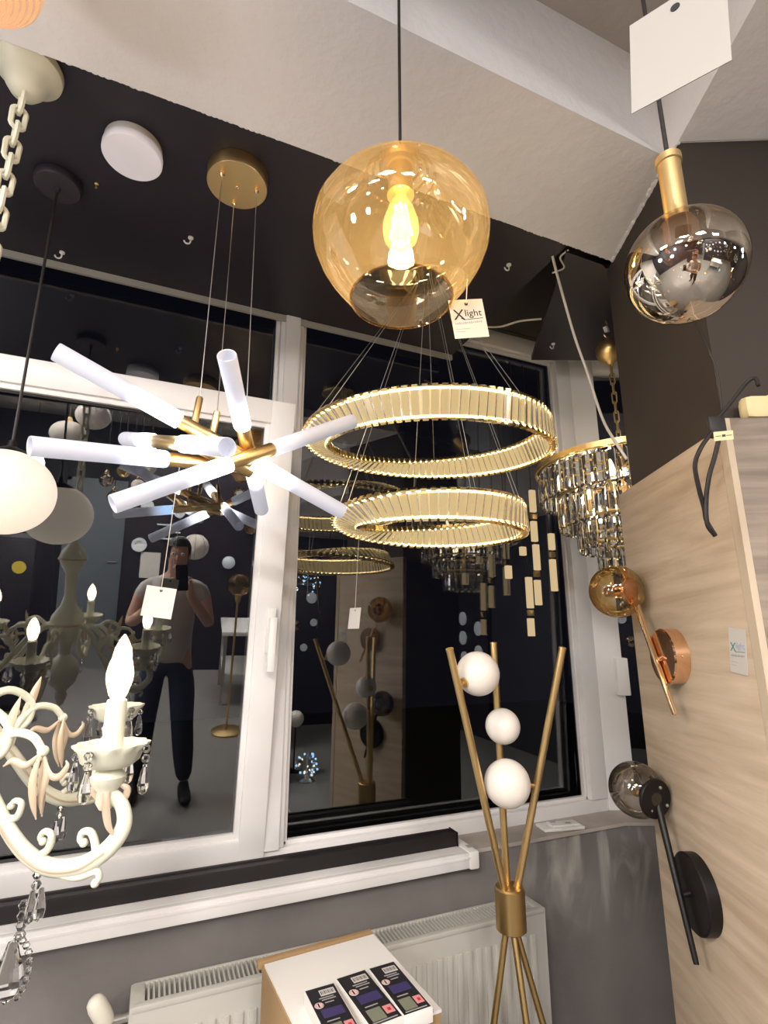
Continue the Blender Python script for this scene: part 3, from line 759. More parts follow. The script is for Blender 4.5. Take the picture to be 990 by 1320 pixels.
def ring_lamp(c, Rr, n, Wd, label, can, wire_as, ph=0.0, tilt=0.0):
    t = thing('crystal_ring_light', c, label, 'chandelier', 'twisted crystal ring lights')
    N = 144
    def frame(k):
        """cross-section k of N; the strip makes half a twist on its way round, so its rails close after two rounds"""
        b_ = 2 * PI * k / N                                  # measured from the point of the ring nearest the room
        a = b_ + R(-113)
        er = Vector((math.cos(a), math.sin(a), 0)); et = Vector((-math.sin(a), math.cos(a), 0))
        phi = R(20) + ph - b_ / 2 + R(16) * math.sin(b_ / 2) ** 2
        u = er * math.sin(phi) + Vector((0, 0, 1)) * math.cos(phi)
        v = er * math.cos(phi) - Vector((0, 0, 1)) * math.sin(phi)
        q = Quaternion((math.cos(R(-23)), math.sin(R(-23)), 0), R(tilt))        # the near side hangs a little lower
        return c + q @ (er * (Rr - .022)), q @ u, q @ v, q @ et
    rib = MB(); vs = []; fs = []
    for i in range(N + 1):
        p, u, v, e = frame(i)
        vs += [p + u * Wd * .40 + v * .0015, p - u * Wd * .40 + v * .0015, p - u * Wd * .40 - v * .0015, p + u * Wd * .40 - v * .0015]
    for i in range(N):
        a, b = 4 * i, 4 * (i + 1)
        for k in range(4): fs.append((a + k, a + (k + 1) % 4, b + (k + 1) % 4, b + k))
    obj('back_band', rib.add(vs, fs), M['ring_back'], t)
    obj('led_line', MB().tube([frame(i)[0] + frame(i)[1] * (Wd * .435) for i in range(2 * N)], .0026, 6, closed=True), M['ribbon'], t)
    obj('rail', MB().tube([frame(i)[0] + frame(i)[1] * (Wd * .5) for i in range(2 * N)], .0035, 6, closed=True), M['ring_gold'], t)
    wd = 2 * PI * Rr / n
    me = crystal_mesh('crystal', wd * .80, .010, Wd * .96, M['crystal_ring'])
    cl = MB()
    for i in range(n):
        p, u, v, e = frame(N * i / n)
        q = basis(e, -v, u) if e.cross(-v).dot(u) > 0 else basis(e, v, u)
        inst('crystal', me, t, p + v * .0085, q)
        inst('crystal', me, t, p - v * .0085, q)
        for sg in (1, -1):
            cl.obox(p + u * (sg * Wd * .53), e * wd * .30, v * .009, u * .0035)
    k = obj('crystal_clasps', cl, M['ring_gold'], t); k['kind'] = 'stuff'
    for wa in wire_as:
        p, u, v, e = frame(N * ((wa + 113) % 360) / 360)
        top = p + u * (Wd * .5 * (1 if u.z > 0 else -1))
        obj('wire', MB().rod((can[0] + .035 * math.cos(R(wa)), can[1] + .035 * math.sin(R(wa)), can[2]), top, .0009, 6), M['steel'], t)
    return t
CAN = Vector((RC.x, RC.y, 2.80))
r1 = ring_lamp(RC, .378, 96, .078, 'large twisted crystal ring light glowing warm on thin wires, the wider of the two', (CAN.x, CAN.y, 2.772), (158, 178, 250, 338, 330, 60), 0.0, 5.0)
RC2 = Vector((0.756, 1.423, 1.938)); RC2.x, RC2.y = RC.x, RC.y
r2 = ring_lamp(RC2, .285, 72, .076, 'smaller twisted crystal ring light glowing warm, hung below the large ring', (CAN.x, CAN.y, 2.772), (190, 155, 315, 300, 262, 80, 20), 0.12, 1.5)
obj('canopy', MB().lathe([(0, -.0005), (.085, -.0005), (.086, -.004), (.086, -.026), (.083, -.029), (0, -.029)], CAN, (0, 0, 1), 48), M['ring_gold'], r1)
price_tag('price_tag', (0.598, 1.651, 1.665), (.35, -.9, .0), (.12, .06, 1), .055, .068, (0.587, 1.586, 1.934), 'narrow white tag seen edge on, hanging under the smaller crystal ring', 'paper', words=False)

# ------------------------------------------------------------------ tiered crystal chandelier by the second window front
KC = Vector((1.487, 1.312, 2.175))
t = thing('crystal_chandelier', KC, 'tiered crystal prism chandelier with gold rims on an aged brass chain', 'chandelier')
obj('rim', MB().lathe([(.296, .012), (.302, .012), (.302, .030), (.296, .030), (.296, .012)], KC, (0, 0, 1), 64), M['brass'], t)
tiers = [(.285, 50, .115, -.048), (.225, 40, .115, -.145), (.165, 30, .105, -.230), (.105, 20, .10, -.305)]
for k, (r_, n_, L_, h_) in enumerate(tiers):
    wd = 2 * PI * r_ / n_
    me = crystal_mesh('prism', wd * .92, .016, L_, M['crystal'], .7)
    obj('tier_ring', MB().tube([KC + Vector((r_ * math.cos(a), r_ * math.sin(a), h_ + L_ / 2 + .006)) for a in [2 * PI * i / 56 for i in range(56)]], .005, 6, closed=True), M['brass'], t)
    for i in range(n_):
        a = 2 * PI * (i + .5 * (k % 2)) / n_
        er = Vector((math.cos(a), math.sin(a), 0)); et = Vector((-math.sin(a), math.cos(a), 0))
        inst('prism', me, t, KC + er * r_ + Vector((0, 0, h_)), basis(et, -er, Vector((0, 0, 1))))
sp = MB()
for i in range(6):
    a = PI * i / 6 * 2
    sp.rod(KC + Vector((0, 0, .02)), KC + Vector((.297 * math.cos(a), .297 * math.sin(a), .02)), .004, 6)
k = obj('spokes', sp, M['brass_dark'], t)
obj('centre_stem', MB().rod(KC + Vector((0, 0, -.30)), KC + Vector((0, 0, .06)), .009, 12), M['brass_dark'], t)
for i in range(6):
    a = 2 * PI * (i + .5) / 6
    p = KC + Vector((.17 * math.cos(a), .17 * math.sin(a), -.03))
    b = obj('candle_bulb', MB().lathe([(0, -.03), (.010, -.028), (.014, -.01), (.010, .012), (.003, .032), (0, .034)], p, (0, 0, 1), 16), M['warm_bulb'], t)
    obj('bulb_socket', MB().lathe([(0, -.075), (.011, -.075), (.011, -.028), (0, -.028)], p, (0, 0, 1), 14), M['brass'], t)
for i in range(3):
    a = 2 * PI * (i + .2) / 3
    p = KC + Vector((.09 * math.cos(a), .09 * math.sin(a), -.15))
    obj('candle_bulb', MB().lathe([(0, -.03), (.010, -.028), (.014, -.01), (.010, .012), (.003, .032), (0, .034)], p, (0, 0, 1), 16), M['warm_bulb'], t)
def chain(pts, parent, m, link=.036, wr=.0032, wide=.010):
    """real links, each turned a quarter against the last"""
    P = [Vector(p) for p in pts]; tot = (P[-1] - P[0]).length; d = (P[-1] - P[0]).normalized(); n_ = max(1, int(tot / (link * .76)))
    base = MB().tube([(wide * .5 * math.cos(a), 0, (link * .5 - wide * .5) * (1 if math.sin(a) >= 0 else -1) + wide * .5 * math.sin(a)) for a in [2 * PI * i / 16 for i in range(16)]], wr, 6, closed=True)
    me = mesh_from('chain_link', base, m)
    q0 = Vector((0, 0, 1)).rotation_difference(d)
    for i in range(n_):
        inst('chain_link', me, parent, P[0] + d * (tot * (i + .5) / n_), q0 @ Quaternion((0, 0, 1), R(25 + 90 * (i % 2))))
chain([(KC.x, KC.y, 2.335), (KC.x, KC.y, 2.60)], t, M['brass_dark'], .046, .0028, .016)
obj('ball_canopy', MB().lathe([(0, 2.715), (.012, 2.715), (.016, 2.700), (.036, 2.692), (.048, 2.672), (.048, 2.650), (.038, 2.626), (.016, 2.612), (.008, 2.600), (0, 2.598)], (KC.x, KC.y, 0), (0, 0, 1), 40), M['brass'], t)
obj('hanger', MB().tube(bez([(KC.x, KC.y, 2.712), (KC.x - .012, KC.y + .006, 2.735), (KC.x + .006, KC.y, 2.758), (KC.x, KC.y, 2.79)], 10), .004, 6), M['copper'], t)
obj('terminal_block', MB().obox((KC.x - .014, KC.y - .01, 2.742), (.008, .002, .003), (-.002, .006, 0), (-.004, 0, .011), .002), M['white_plastic'], t)
chain([(KC.x, KC.y, 2.195), (KC.x, KC.y, 2.338)], t, M['brass_dark'], .040, .0028, .014)

# ------------------------------------------------------------------ cluster of small lit bars hung before the window
CB = Vector((1.236, 1.484, 1.863))
t = thing('bar_cluster_lamp', (CB.x, CB.y, 2.79), 'dark hanging cluster lamp of short cream lit bars before the window', 'pendant lamp')
YB = CB.y
def bar_(x0, y0, x1, y1): return x0, y0, x1, y1
def bar_px(a, b, wpx):
    a, b = Vector(a), Vector(b); d = (b - a); L_ = d.length
    return a, d.normalized(), L_
for a, b in [[(1.398, 1.700, 2.203), (1.394, 1.700, 2.109)], [(1.395, 1.700, 2.070), (1.392, 1.700, 1.985)], [(1.399, 1.700, 1.973), (1.394, 1.700, 1.868)], [(1.353, 1.700, 1.838), (1.347, 1.700, 1.716)], [(1.394, 1.700, 1.828), (1.390, 1.700, 1.729)], [(1.348, 1.700, 1.677), (1.346, 1.700, 1.609)], [(1.483, 1.700, 2.025), (1.476, 1.700, 1.956)], [(1.481, 1.700, 1.917), (1.472, 1.700, 1.787)], [(1.255, 1.700, 1.879), (1.255, 1.700, 1.828)], [(1.332, 1.700, 1.959), (1.329, 1.700, 1.924)]]:
    a, b = Vector(a), Vector(b)
    bar = obj('lit_bar', MB().obox((a + b) / 2, (.0125, 0, 0), (0, .008, 0), (0, 0, (a.z - b.z) / 2), .002), M['bar_lit'], t)
for x0, zt, zb in [((1.400, 1.700, 2.177), 2.79, (1.392, 1.700, 1.985)[2]), ((1.398, 1.700, 1.916), (1.395, 1.700, 2.070)[2], (1.390, 1.700, 1.729)[2]), ((1.355, 1.700, 1.789), (1.399, 1.700, 1.973)[2], (1.346, 1.700, 1.609)[2]), ((1.477, 1.700, 1.920), 2.79, (1.472, 1.700, 1.787)[2]), ((1.256, 1.700, 1.861), 2.80, (1.255, 1.700, 1.828)[2]), ((1.331, 1.700, 1.943), 2.79, (1.329, 1.700, 1.924)[2])]:
    obj('suspension_rod', MB().rod((x0[0], 1.7105, zt - .003), (x0[0], 1.7105, zb + .004), .0022, 6), M['black'], t)
for p in [(1.397, 1.700, 2.090), (1.392, 1.700, 1.852), (1.349, 1.700, 1.698), (1.479, 1.700, 1.936)]:
    obj('bar_joint', MB().obox(p, (.0115, 0, 0), (0, .0075, 0), (0, 0, .011), .001), M['brass_dark'], t)

# ------------------------------------------------------------------ brass floor lamp with three opal globes
HB = Vector((0.941, 1.348, 0.902))
t = thing('floor_lamp', (HB.x, HB.y, 0), 'brass floor lamp of three crossing rods with three white opal globes', 'floor lamp')
obj('hub', MB().lathe([(0, -.052), (.036, -.052), (.040, -.049), (.040, .046), (.036, .050), (0, .050)], HB, (0, 0, 1), 40), M['brass_dark'], t)
poles = []
for k, (a, off, foot) in enumerate((((0.708, 1.227, 1.571), (-.018, -.004), (.27, -.10)), ((0.930, 1.352, 1.585), (.004, .016), (-.06, -.30)), ((1.034, 1.177, 1.573), (.018, -.008), (-.26, .02)))):
    a = Vector(a); h_ = HB + Vector((off[0], off[1], .04)); h2 = HB + Vector((-off[0] * .6, -off[1] * .6, -.04))
    low = Vector((HB.x + foot[0] * .85, HB.y + foot[1] * .85, 0.0))
    pole = obj('pole', MB().tube([a, h_], .0098, 16), M['brass'], t); poles.append((a, h_))
    obj('pole_cap', MB().lathe([(0, 0), (.0105, 0), (.0105, .004), (0, .006)], a, (a - h_), 16), M['brass'], t)
    obj('leg', MB().tube([h2, low + Vector((0, 0, .004))], .0085, 14), M['brass_dark'], t)
    obj('collar', MB().lathe([(.0098, 0), (.0135, .002), (.0135, .012), (.0098, .014)], h_ - (a - h_).normalized() * .004, (a - h_), 18), M['brass'], t)
for c_, r_, pole_i, kp in (((0.815, 1.265, 1.508), .058, 0, (0.753, 1.240, 1.490)), ((0.934, 1.332, 1.358), .0485, 1, (0.973, 1.388, 1.335)), ((0.903, 1.280, 1.224), .0605, 2, (0.972, 1.280, 1.196))):
    c_ = Vector(c_); a, h_ = poles[pole_i]
    d = (h_ - a).normalized(); on = a + d * (c_ - a).dot(d)
    g = obj('globe', MB().ball(c_, r_, 48, 28), M['opal'], t)
    s_ = (on - c_); L_ = s_.length; s_ = s_.normalized()
    ar = obj('globe_arm', MB().lathe([(0, r_ - .002), (.013, r_ - .002), (.013, r_ + .004), (.006, r_ + .006), (.005, max(L_, r_ + .007)), (0, max(L_, r_ + .007))], c_, s_, 18), M['brass'], t)

# ------------------------------------------------------------------ oak boards on the pillar
t = obj('wood_panel', pil_box(MB(), -.426, .076, .0005, .030, .02, 2.012, .0015), M['wood'], None)
tag(t, 'tall pale oak board on the window side of the pillar, carrying two wall lamps', 'panel')
t = thing('wood_panel', pil(-.44, -.2, 0), 'darker grey oak board on the near side of the pillar, cropped by the photo', 'panel')
obj('face_board', pil_box(MB(), -.452, -.4285, -.5, .018, .02, 2.026), M['wood_dark'], t)
obj('edge_band', pil_box(MB(), -.452, -.4285, .0183, .031, .02, 2.026), M['wood_edge'], t)
c_ = Vector(pil(-.386, .0312, 1.577)); ux = -PD
price_tag('price_tag', c_, (PD * -1 + Vector((0, 0, -.09))), Vector((0, 0, 1)) + PD * -.16, .052, .085, None, 'white price card with green lettering stuck on the pale oak board', 'paper', ink='ink_teal', hole=False)

# wall lamps on the oak board
def sconce(label, base, rb, th, stick_a, stick_b, join, gc_, gr, plate, m, gm, hub_r, gold=False):
    t = thing('wall_lamp', pil(base[0], .0305, base[1]), label, 'wall lamp', 'ball and stick wall lamps on the oak board')
    B = Vector(pil(base[0], .0303, base[1]))
    obj('wall_plate', MB().lathe([(0, 0), (rb, 0), (rb, th - .003), (rb - .003, th), (0, th)], B, PN, 48), m, t)
    J = Vector(pil(*join)); a, b = Vector(pil(*stick_a)), Vector(pil(*stick_b))
    obj('arm', MB().rod(B + PN * th * .9, J, .0055, 14), m, t)
    d = (a - b).normalized()
    obj('stick', MB().tube([b, b + d * .01, a - d * .004, a], [.0054, .0060, .0088, .0080], 18), M['gold'] if gold else m, t)
    obj('stick_tip', MB().lathe([(0, -.002), (.0062, -.002), (.0062, .003), (.004, .006), (.0055, .010), (.0035, .014), (0, .015)], a, d, 16), m, t)
    G = Vector(pil(*gc_)); P = Vector(pil(*plate)); ax_ = (G - P).normalized()
    gl = obj('globe', MB().ball(G, gr, 48, 28), gm, t)
    obj('globe_cup', MB().lathe([(0, -.006), (hub_r * .96, -.006), (hub_r, -.003), (hub_r, .001), (hub_r * .9, .003), (0, .004)], P, ax_, 40), m, t)
    obj('lamp_holder', MB().lathe([(0, .004), (.018, .004), (.018, .030), (.013, .034), (0, .034)], P, ax_, 24), M['copper'] if gold else M['black'], t)
    obj('bulb', MB().lathe([(0, .034), (.010, .036), (.016, .052), (.013, .066), (0, .074)], P, ax_, 20), M['bulb_glass'] if gold else M['bulb_glass'], t)
    return t, B
t, B = sconce('rose gold wall lamp with an amber glass ball on a slanting stick', (-.147, 1.560), .063, .034, (-.012, .072, 1.770), (-.195, .072, 1.437), (-.147, .072, 1.553), (-.022, .104, 1.722), .069, (-.052, .084, 1.722), M['copper'], M['amber_light'], .034, True)
obj('plate_screw', MB().lathe([(0, 0), (.0035, 0), (.003, .003), (0, .004)], B + PD * -.062 + PN * .017, -PD, 12), M['gold'], t)
t, B = sconce('black wall lamp with a smoked glass ball on a slanting stick', (-.128, 1.066), .076, .026, (-.035, .070, 1.262), (-.150, .070, .945), (-.128, .070, 1.062), (-.004, .098, 1.238), .064, (-.056, .078, 1.232), M['black'], M['smoke'], .045)
for k in range(4):
    a = 2 * PI * k / 4 + .5
    P = Vector(pil(-.0625, .078, 1.232)); e1 = PN; e2 = Vector((0, 0, 1))
    obj('cup_screw', MB().lathe([(0, 0), (.004, 0), (.003, .002), (0, .003)], P + e1 * .028 * math.cos(a) + e2 * .028 * math.sin(a), -PD, 10), M['steel'], t)

# ------------------------------------------------------------------ cream chandelier at the left edge
LX, LY = -0.36, 1.098
LC = Vector((LX, LY, 1.45))
t = thing('candle_chandelier', LC, 'cream enamelled chandelier with gold washed leaves, candle bulbs and crystal drops', 'chandelier')
obj('canopy', MB().lathe([(0, 0), (.062, 0), (.066, -.008), (.064, -.022), (.050, -.034), (.040, -.045), (.036, -.062), (.026, -.078), (.012, -.086), (0, -.088)], (LX, LY, 2.799), (0, 0, 1), 48), M['cream'], t)
chain([(LX, LY, 1.98), (LX, LY, 2.715)], t, M['cream'], .052, .0052, .024)
# turned centre column
obj('column', MB().lathe([(0, .53), (.010, .53), (.012, .49), (.030, .47), (.036, .45), (.030, .43), (.014, .41), (.016, .36), (.040, .33), (.048, .30), (.036, .27), (.020, .24), (.018, .16), (.028, .12), (.055, .08), (.060, .04),
                          (.045, 0), (.022, -.03), (.020, -.07), (.048, -.10), (.055, -.14), (.045, -.18), (.018, -.21), (.022, -.23), (.012, -.26), (0, -.27)], LC, (0, 0, 1), 40), M['cream'], t)
obj('column_ring', MB().tube([LC + Vector((.0605 * math.cos(a), .0605 * math.sin(a), .05)) for a in [2 * PI * i / 40 for i in range(40)]], .004, 6, closed=True), M['gold_wash'], t)
obj('column_ring', MB().tube([LC + Vector((.049 * math.cos(a), .049 * math.sin(a), .30)) for a in [2 * PI * i / 40 for i in range(40)]], .003, 6, closed=True), M['gold_wash'], t)

def scroll(c, r0, turns, a0, rad, n_=26, sgn=1):
    """flat spiral in the arm plane (x outwards, z up)"""
    return [(c[0] + r0 * (1 - .75 * i / n_) * math.cos(a0 + sgn * turns * 2 * PI * i / n_), 0, c[1] + r0 * (1 - .75 * i / n_) * math.sin(a0 + sgn * turns * 2 * PI * i / n_)) for i in range(n_ + 1)]
def V3(l): return [(x, 0, z - 1.45) for x, z in l]
def arm_meshes():
    a = MB()
    main = bez(V3([(.03, 1.49), (.10, 1.475), (.165, 1.40), (.216, 1.335), (.255, 1.302), (.292, 1.289), (.335, 1.294), (.370, 1.315), (.390, 1.345), (.384, 1.372), (.362, 1.39), (.359, 1.405)]), 66)
    n_ = len(main)
    a.tube(main, [.0085 + .004 * math.sin(PI * i / (n_ - 1)) for i in range(n_)], 12, flat=((0, 1, 0), .72))
    for pts, r0, r1 in ((bez(V3([(.335, 1.296), (.352, 1.31), (.344, 1.334), (.330, 1.336), (.327, 1.326), (.333, 1.322)]), 20), .0062, .004),
                        (bez(V3([(.262, 1.300), (.280, 1.312), (.283, 1.330), (.272, 1.335), (.266, 1.327), (.271, 1.322)]), 20), .0058, .0036),
                        (bez(V3([(.205, 1.350), (.225, 1.352), (.230, 1.370), (.219, 1.374), (.214, 1.367)]), 20), .0055, .0036),
                        (bez(V3([(.300, 1.283), (.330, 1.279), (.356, 1.287), (.362, 1.279), (.357, 1.272)]), 20), .0066, .004),
                        (bez(V3([(.10, 1.475), (.15, 1.50), (.19, 1.478), (.192, 1.445), (.172, 1.43), (.158, 1.446), (.168, 1.46)]), 30), .0075, .005),
                        (bez(V3([(.165, 1.40), (.175, 1.44), (.20, 1.466), (.232, 1.462), (.252, 1.442)]), 24), .0078, .0055)):
        k = len(pts)
        a.tube(pts, [r0 + (r1 - r0) * i / (k - 1) for i in range(k)], 10)
        a.ball(pts[-1], r1 * 1.5, 10, 7)
    # shell-shaped holder under the cup
    a.lathe([(0, -.085), (.008, -.084), (.014, -.074), (.013, -.06), (.022, -.05), (.025, -.04), (.016, -.030), (.014, -.018), (.026, -.012), (0, -.010)], (.359, 0, 0.0), (0, 0, 1), 20)
    g = MB()       # gold washed leaves
    def leaf(pts, w0, m=g):
        P = bez(pts, 18); k = len(P)
        m.tube(P, [max(.0012, w0 * math.sin(PI * min(1, (i + 1.5) / (k + .5))) ** .8) for i in range(k)], 8, flat=((0, 1, 0), .6))
    for y_ in (-.006, .006):
        leaf([(.252, y_, -.012), (.249, y_ * 1.6, -.045), (.254, y_ * 1.5, -.075), (.260, y_, -.098)], .0062)
    leaf([(.252, 0, -.010), (.262, 0, -.04), (.258, 0, -.07), (.262, 0, -.092)], .006)
    leaf([(.252, 0, -.012), (.268, 0, -.040), (.283, 0, -.042), (.293, 0, -.028), (.290, 0, -.020)], .0052)
    leaf([(.248, 0, -.012), (.228, 0, -.028), (.206, 0, -.022), (.192, 0, -.030)], .0056)
    leaf([(.346, .0, -.05), (.337, .004, -.062), (.348, .006, -.072), (.356, .004, -.062)], .0055)
    leaf([(.375, .0, -.05), (.388, .004, -.058), (.380, .006, -.074), (.370, .004, -.066)], .0055)
    leaf([(.362, -.008, -.04), (.366, -.012, -.07), (.372, -.010, -.10), (.382, -.006, -.118)], .0062)
    leaf([(.172, 0, -.02), (.186, 0, .01), (.196, 0, .045), (.203, 0, .070)], .0078)
    lines = bez([(x, y, z) for x, y, z in V3([(.165, 1.40), (.216, 1.335), (.255, 1.302), (.292, 1.289), (.335, 1.294), (.370, 1.315)])], 40)
    g2 = MB()
    for y_ in (-.0088, .0088): g2.tube([(x, y_, z - .002) for x, y, z in lines], .0017, 5)
    return a, g, g2
arm_mb, leaf_mb, line_mb = arm_meshes()
O0 = (0, 0, 0)
me_arm = mesh_from('arm', arm_mb, M['cream'], O0, 50); me_leaf = mesh_from('arm_leaves', leaf_mb, M['gold_wash'], O0, 50); me_line = mesh_from('gold_line', line_mb, M['gold_wash'], O0, 50)
wv = lambda a, r: .045 * math.cos(12 * a) if r > .045 else 0
me_cup = mesh_from('candle_cup', MB().lathe([(0, -.012), (.020, -.014), (.030, -.020), (.040, -.012), (.044, .001), (.0505, .008), (.051, .011), (.049, .0105), (.042, .003), (.030, -.006), (.015, -.008), (0, -.008)], O0, (0, 0, 1), 72, wv), M['cream'], O0, 50)
me_slv = mesh_from('candle_sleeve', MB().lathe([(0, -.008), (.0145, -.008), (.0145, .068), (.0135, .072), (.011, .073), (0, .073)], O0, (0, 0, 1), 28), mat('ivory_sleeve', (.80, .78, .66), .45), O0)
me_blb = mesh_from('candle_bulb', MB().lathe([(.009, .073), (.013, .080), (.0185, .098), (.0195, .110), (.0165, .126), (.010, .142), (.004, .153), (0, .157)], O0, (0, 0, 1), 28), M['bulb_glass'], O0)
me_glow = mesh_from('bulb_glow', MB().lathe([(0, .075), (.010, .079), (.0162, .098), (.017, .109), (.0140, .124), (.0075, .140), (0, .148)], O0, (0, 0, 1), 24), M['candle_bulb'], O0)
def drop_mesh(L, w_):
    b = MB(); n_ = 8
    b.lathe([(0, 0), (w_ * .18, -.001), (w_ * .22, -L * .12), (w_ * .35, -L * .35), (w_ * .5, -L * .68), (w_ * .36, -L * .90), (0, -L)], O0, (0, 0, 1), n_)
    return b
me_drop = mesh_from('crystal_drop', drop_mesh(.042, .017), M['crystal'], O0, 10)
me_bead = mesh_from('crystal_bead', MB().lathe([(0, .006), (.004, .005), (.0068, 0), (.004, -.005), (0, -.006)], O0, (0, 0, 1), 8), M['crystal'], O0, 10)
ARMS = [-28, 33, 93, 153, 213, 272]
TLT = (1.444, 1.467)
for k, adeg in enumerate(ARMS):
    a = R(adeg); q = Quaternion((0, 0, 1), a)
    up = (1.444 if k == 0 else 1.460 if k == 1 else 1.455)
    z0 = LC.z + (up - 1.450)
    arm = inst('arm', me_arm, t, (LX, LY, z0), q)
    def sub(nm, me, r, dz, side=0.0):
        p = Vector((LX + r * math.cos(a) - side * math.sin(a), LY + r * math.sin(a) + side * math.cos(a), z0 + dz))
        o = bpy.data.objects.new(nm, me); COL.objects.link(o); o.parent = arm
        o.location = q.inverted() @ (p - Vector((LX, LY, z0))); ORG[o] = tuple(p)
        return o
    sub('arm_leaves', me_leaf, 0, 0); sub('gold_line', me_line, 0, 0)
    sub('candle_cup', me_cup, .359, -.006); sub('candle_sleeve', me_slv, .359, -.006); sub('candle_bulb', me_blb, .359, -.006); sub('bulb_glow', me_glow, .359, -.006)
    for rr, sd in ((.305, 0), (.413, 0), (.359, .054), (.359, -.054)):
        sub('crystal_bead', me_bead, rr, -.002, sd); sub('crystal_bead', me_bead, rr, -.015, sd); sub('crystal_drop', me_drop, rr, -.022, sd)
    sub('crystal_bead', me_bead, .270, -.170); sub('crystal_bead', me_bead, .270, -.183); sub('crystal_drop', me_drop, .266, -.190); sub('crystal_drop', me_drop, .279, -.186)
# long pendant string under the near arm
a = R(-28)
sx = lambda r: (LX + r * math.cos(a), LY + r * math.sin(a))
for k, z in enumerate((1.236, 1.223, 1.211, 1.199)):
    x, y = sx(.256); inst('crystal_bead', me_bead, t, (x, y, z), None, (1.1, 1.1, 1.1))
x, y = sx(.252)
bead_me = me_bead
pend = MB(); pend.lathe([(0, .036), (.006, .034), (.010, .02), (.017, 0), (.0205, -.018), (.015, -.030), (0, -.040)], O0, (0, 0, 1), 9)
me_p = mesh_from('pendeloque', pend, M['crystal'], O0, 10)
inst('pendeloque', me_p, t, (x - .004, y, 1.158), None, (1, .55, 1))
for k in range(9):
    inst('crystal_bead', me_bead, t, (x - .004 + .024 * math.sin(R(14 + 16 * k)) * 1.0, y - .004, 1.158 + .040 * math.cos(R(14 + 16 * k))), None, (.75, .75, .75))
# central finial crystals
for z in (1.165, 1.15): inst('crystal_bead', me_bead, t, (LX, LY, z), None, (1.6, 1.6, 1.6))

# ------------------------------------------------------------------ radiator under the sill
RX0, RX1, RY0, RY1, RZ = 0.030, 1.205, 1.545, 1.640, 0.778
t = thing('radiator', (.62, 1.6, .15), 'white steel panel radiator with a slotted top grille below the grey wall', 'radiator')
f = MB(); f.box(RX0, RX1, RY0, RY0 + .012, .16, RZ - .012, .004)
obj('front_panel', f, M['radiator'], t)
nf = 34; f = MB()
for i in range(nf):
    x = RX0 + .05 + (RX1 - RX0 - .1) * i / (nf - 1)
    f.box(x - .0095, x + .0095, RY0 - .0055, RY0 + .002, .20, RZ - .062, .004)
k = obj('panel_ribs', f, M['radiator'], t); k['kind'] = 'stuff'
obj('side_cover', MB().box(RX0 - .004, RX0 + .004, RY0, RY1, .16, RZ - .001, .003), M['radiator'], t)
obj('side_cover', MB().box(RX1 - .004, RX1 + .004, RY0, RY1, .16, RZ - .001, .003), M['radiator'], t)
obj('rear_panel', MB().box(RX0, RX1, RY1 - .012, RY1, .16, RZ - .012, .004), M['radiator'], t)
obj('top_frame', MB().box(RX0, RX1, RY0 - .002, RY0 + .018, RZ - .014, RZ, .004).box(RX0, RX1, RY1 - .008, RY1 + .001, RZ - .014, RZ, .003).box(RX0, RX0 + .028, RY0, RY1, RZ - .01, RZ, .003).box(RX1 - .028, RX1, RY0, RY1, RZ - .01, RZ, .003), M['radiator'], t)
ng = 96
slat = mesh_from('grille_slat', MB().box(-.0022, .0022, RY0 + .018 - 1.6, RY1 - .008 - 1.6, -.009, 0), M['radiator'], O0)
for i in range(ng):
    inst('grille_slat', slat, t, (RX0 + .030 + (RX1 - RX0 - .060) * (i + .5) / ng, 1.6, RZ - .001))
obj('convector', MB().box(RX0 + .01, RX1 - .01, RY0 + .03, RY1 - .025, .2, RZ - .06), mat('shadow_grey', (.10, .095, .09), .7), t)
# thermostat valve at its left end
VP = Vector((RX0 - .035, 1.595, .735))
obj('valve_body', MB().lathe([(0, -.03), (.012, -.03), (.012, .012), (.009, .016), (.009, .045), (0, .045)], VP, (1, 0, 0), 18).lathe([(0, -.10), (.008, -.10), (.008, 0), (0, 0)], VP, (0, 0, 1), 14), M['steel'], t)
obj('valve_head', MB().lathe([(0, -.012), (.014, -.012), (.018, -.004), (.0205, .012), (.0205, .038), (.017, .052), (.010, .058), (0, .059)], VP + Vector((-.018, -.004, .008)), (-.55, .0, .85), 26), mat('valve_white', (.76, .72, .62), .4), t)
obj('valve_pipe', MB().rod((VP.x, VP.y, VP.z - .095), (VP.x, VP.y, .0), .0075, 12), M['radiator'], t)

# ------------------------------------------------------------------ carton with three small packs on it
CT = 0.85
ca, cb, cc = [Vector(p) for p in [(0.307, 1.458, 0.850), (0.595, 1.479, 0.850), (0.584, 1.148, 0.850)]]
ux = (cb - ca); wd = ux.length; ux = ux.normalized(); uy = Vector((ux.y, -ux.x, 0)); dp = (cc - cb).dot(uy)
def ctp(u, v, z): p = ca + ux * u + uy * v; return Vector((p.x, p.y, z))
t = thing('carton', ctp(wd / 2, dp / 2, 0), 'tall brown carton with a white sheet on top, standing before the radiator', 'box')
obj('body', MB().obox(ctp(wd / 2, dp / 2, (CT - .004) / 2), ux * wd / 2, uy * dp / 2, (0, 0, (CT - .004) / 2), .003), M['cardboard'], t)
obj('white_sheet', MB().obox(ctp(wd / 2 + .002, dp / 2 + .004, CT - .0012), ux * (wd / 2 - .001), uy * (dp / 2 - .004), (0, 0, .0026)), M['box_white'], t)
obj('back_flap', MB().obox(ctp(wd / 2 - .004, -.008, CT - .004), ux * (wd / 2 + .006), uy * .008, (0, 0, .0085), .003), M['cardboard'], t)
packs = [[(0.361, 1.272, 0.877), (0.422, 1.274, 0.877), (0.424, 1.118, 0.877)], [(0.435, 1.285, 0.877), (0.501, 1.291, 0.877), (0.494, 1.125, 0.877)], [(0.514, 1.291, 0.877), (0.573, 1.294, 0.877), (0.560, 1.128, 0.877)]]
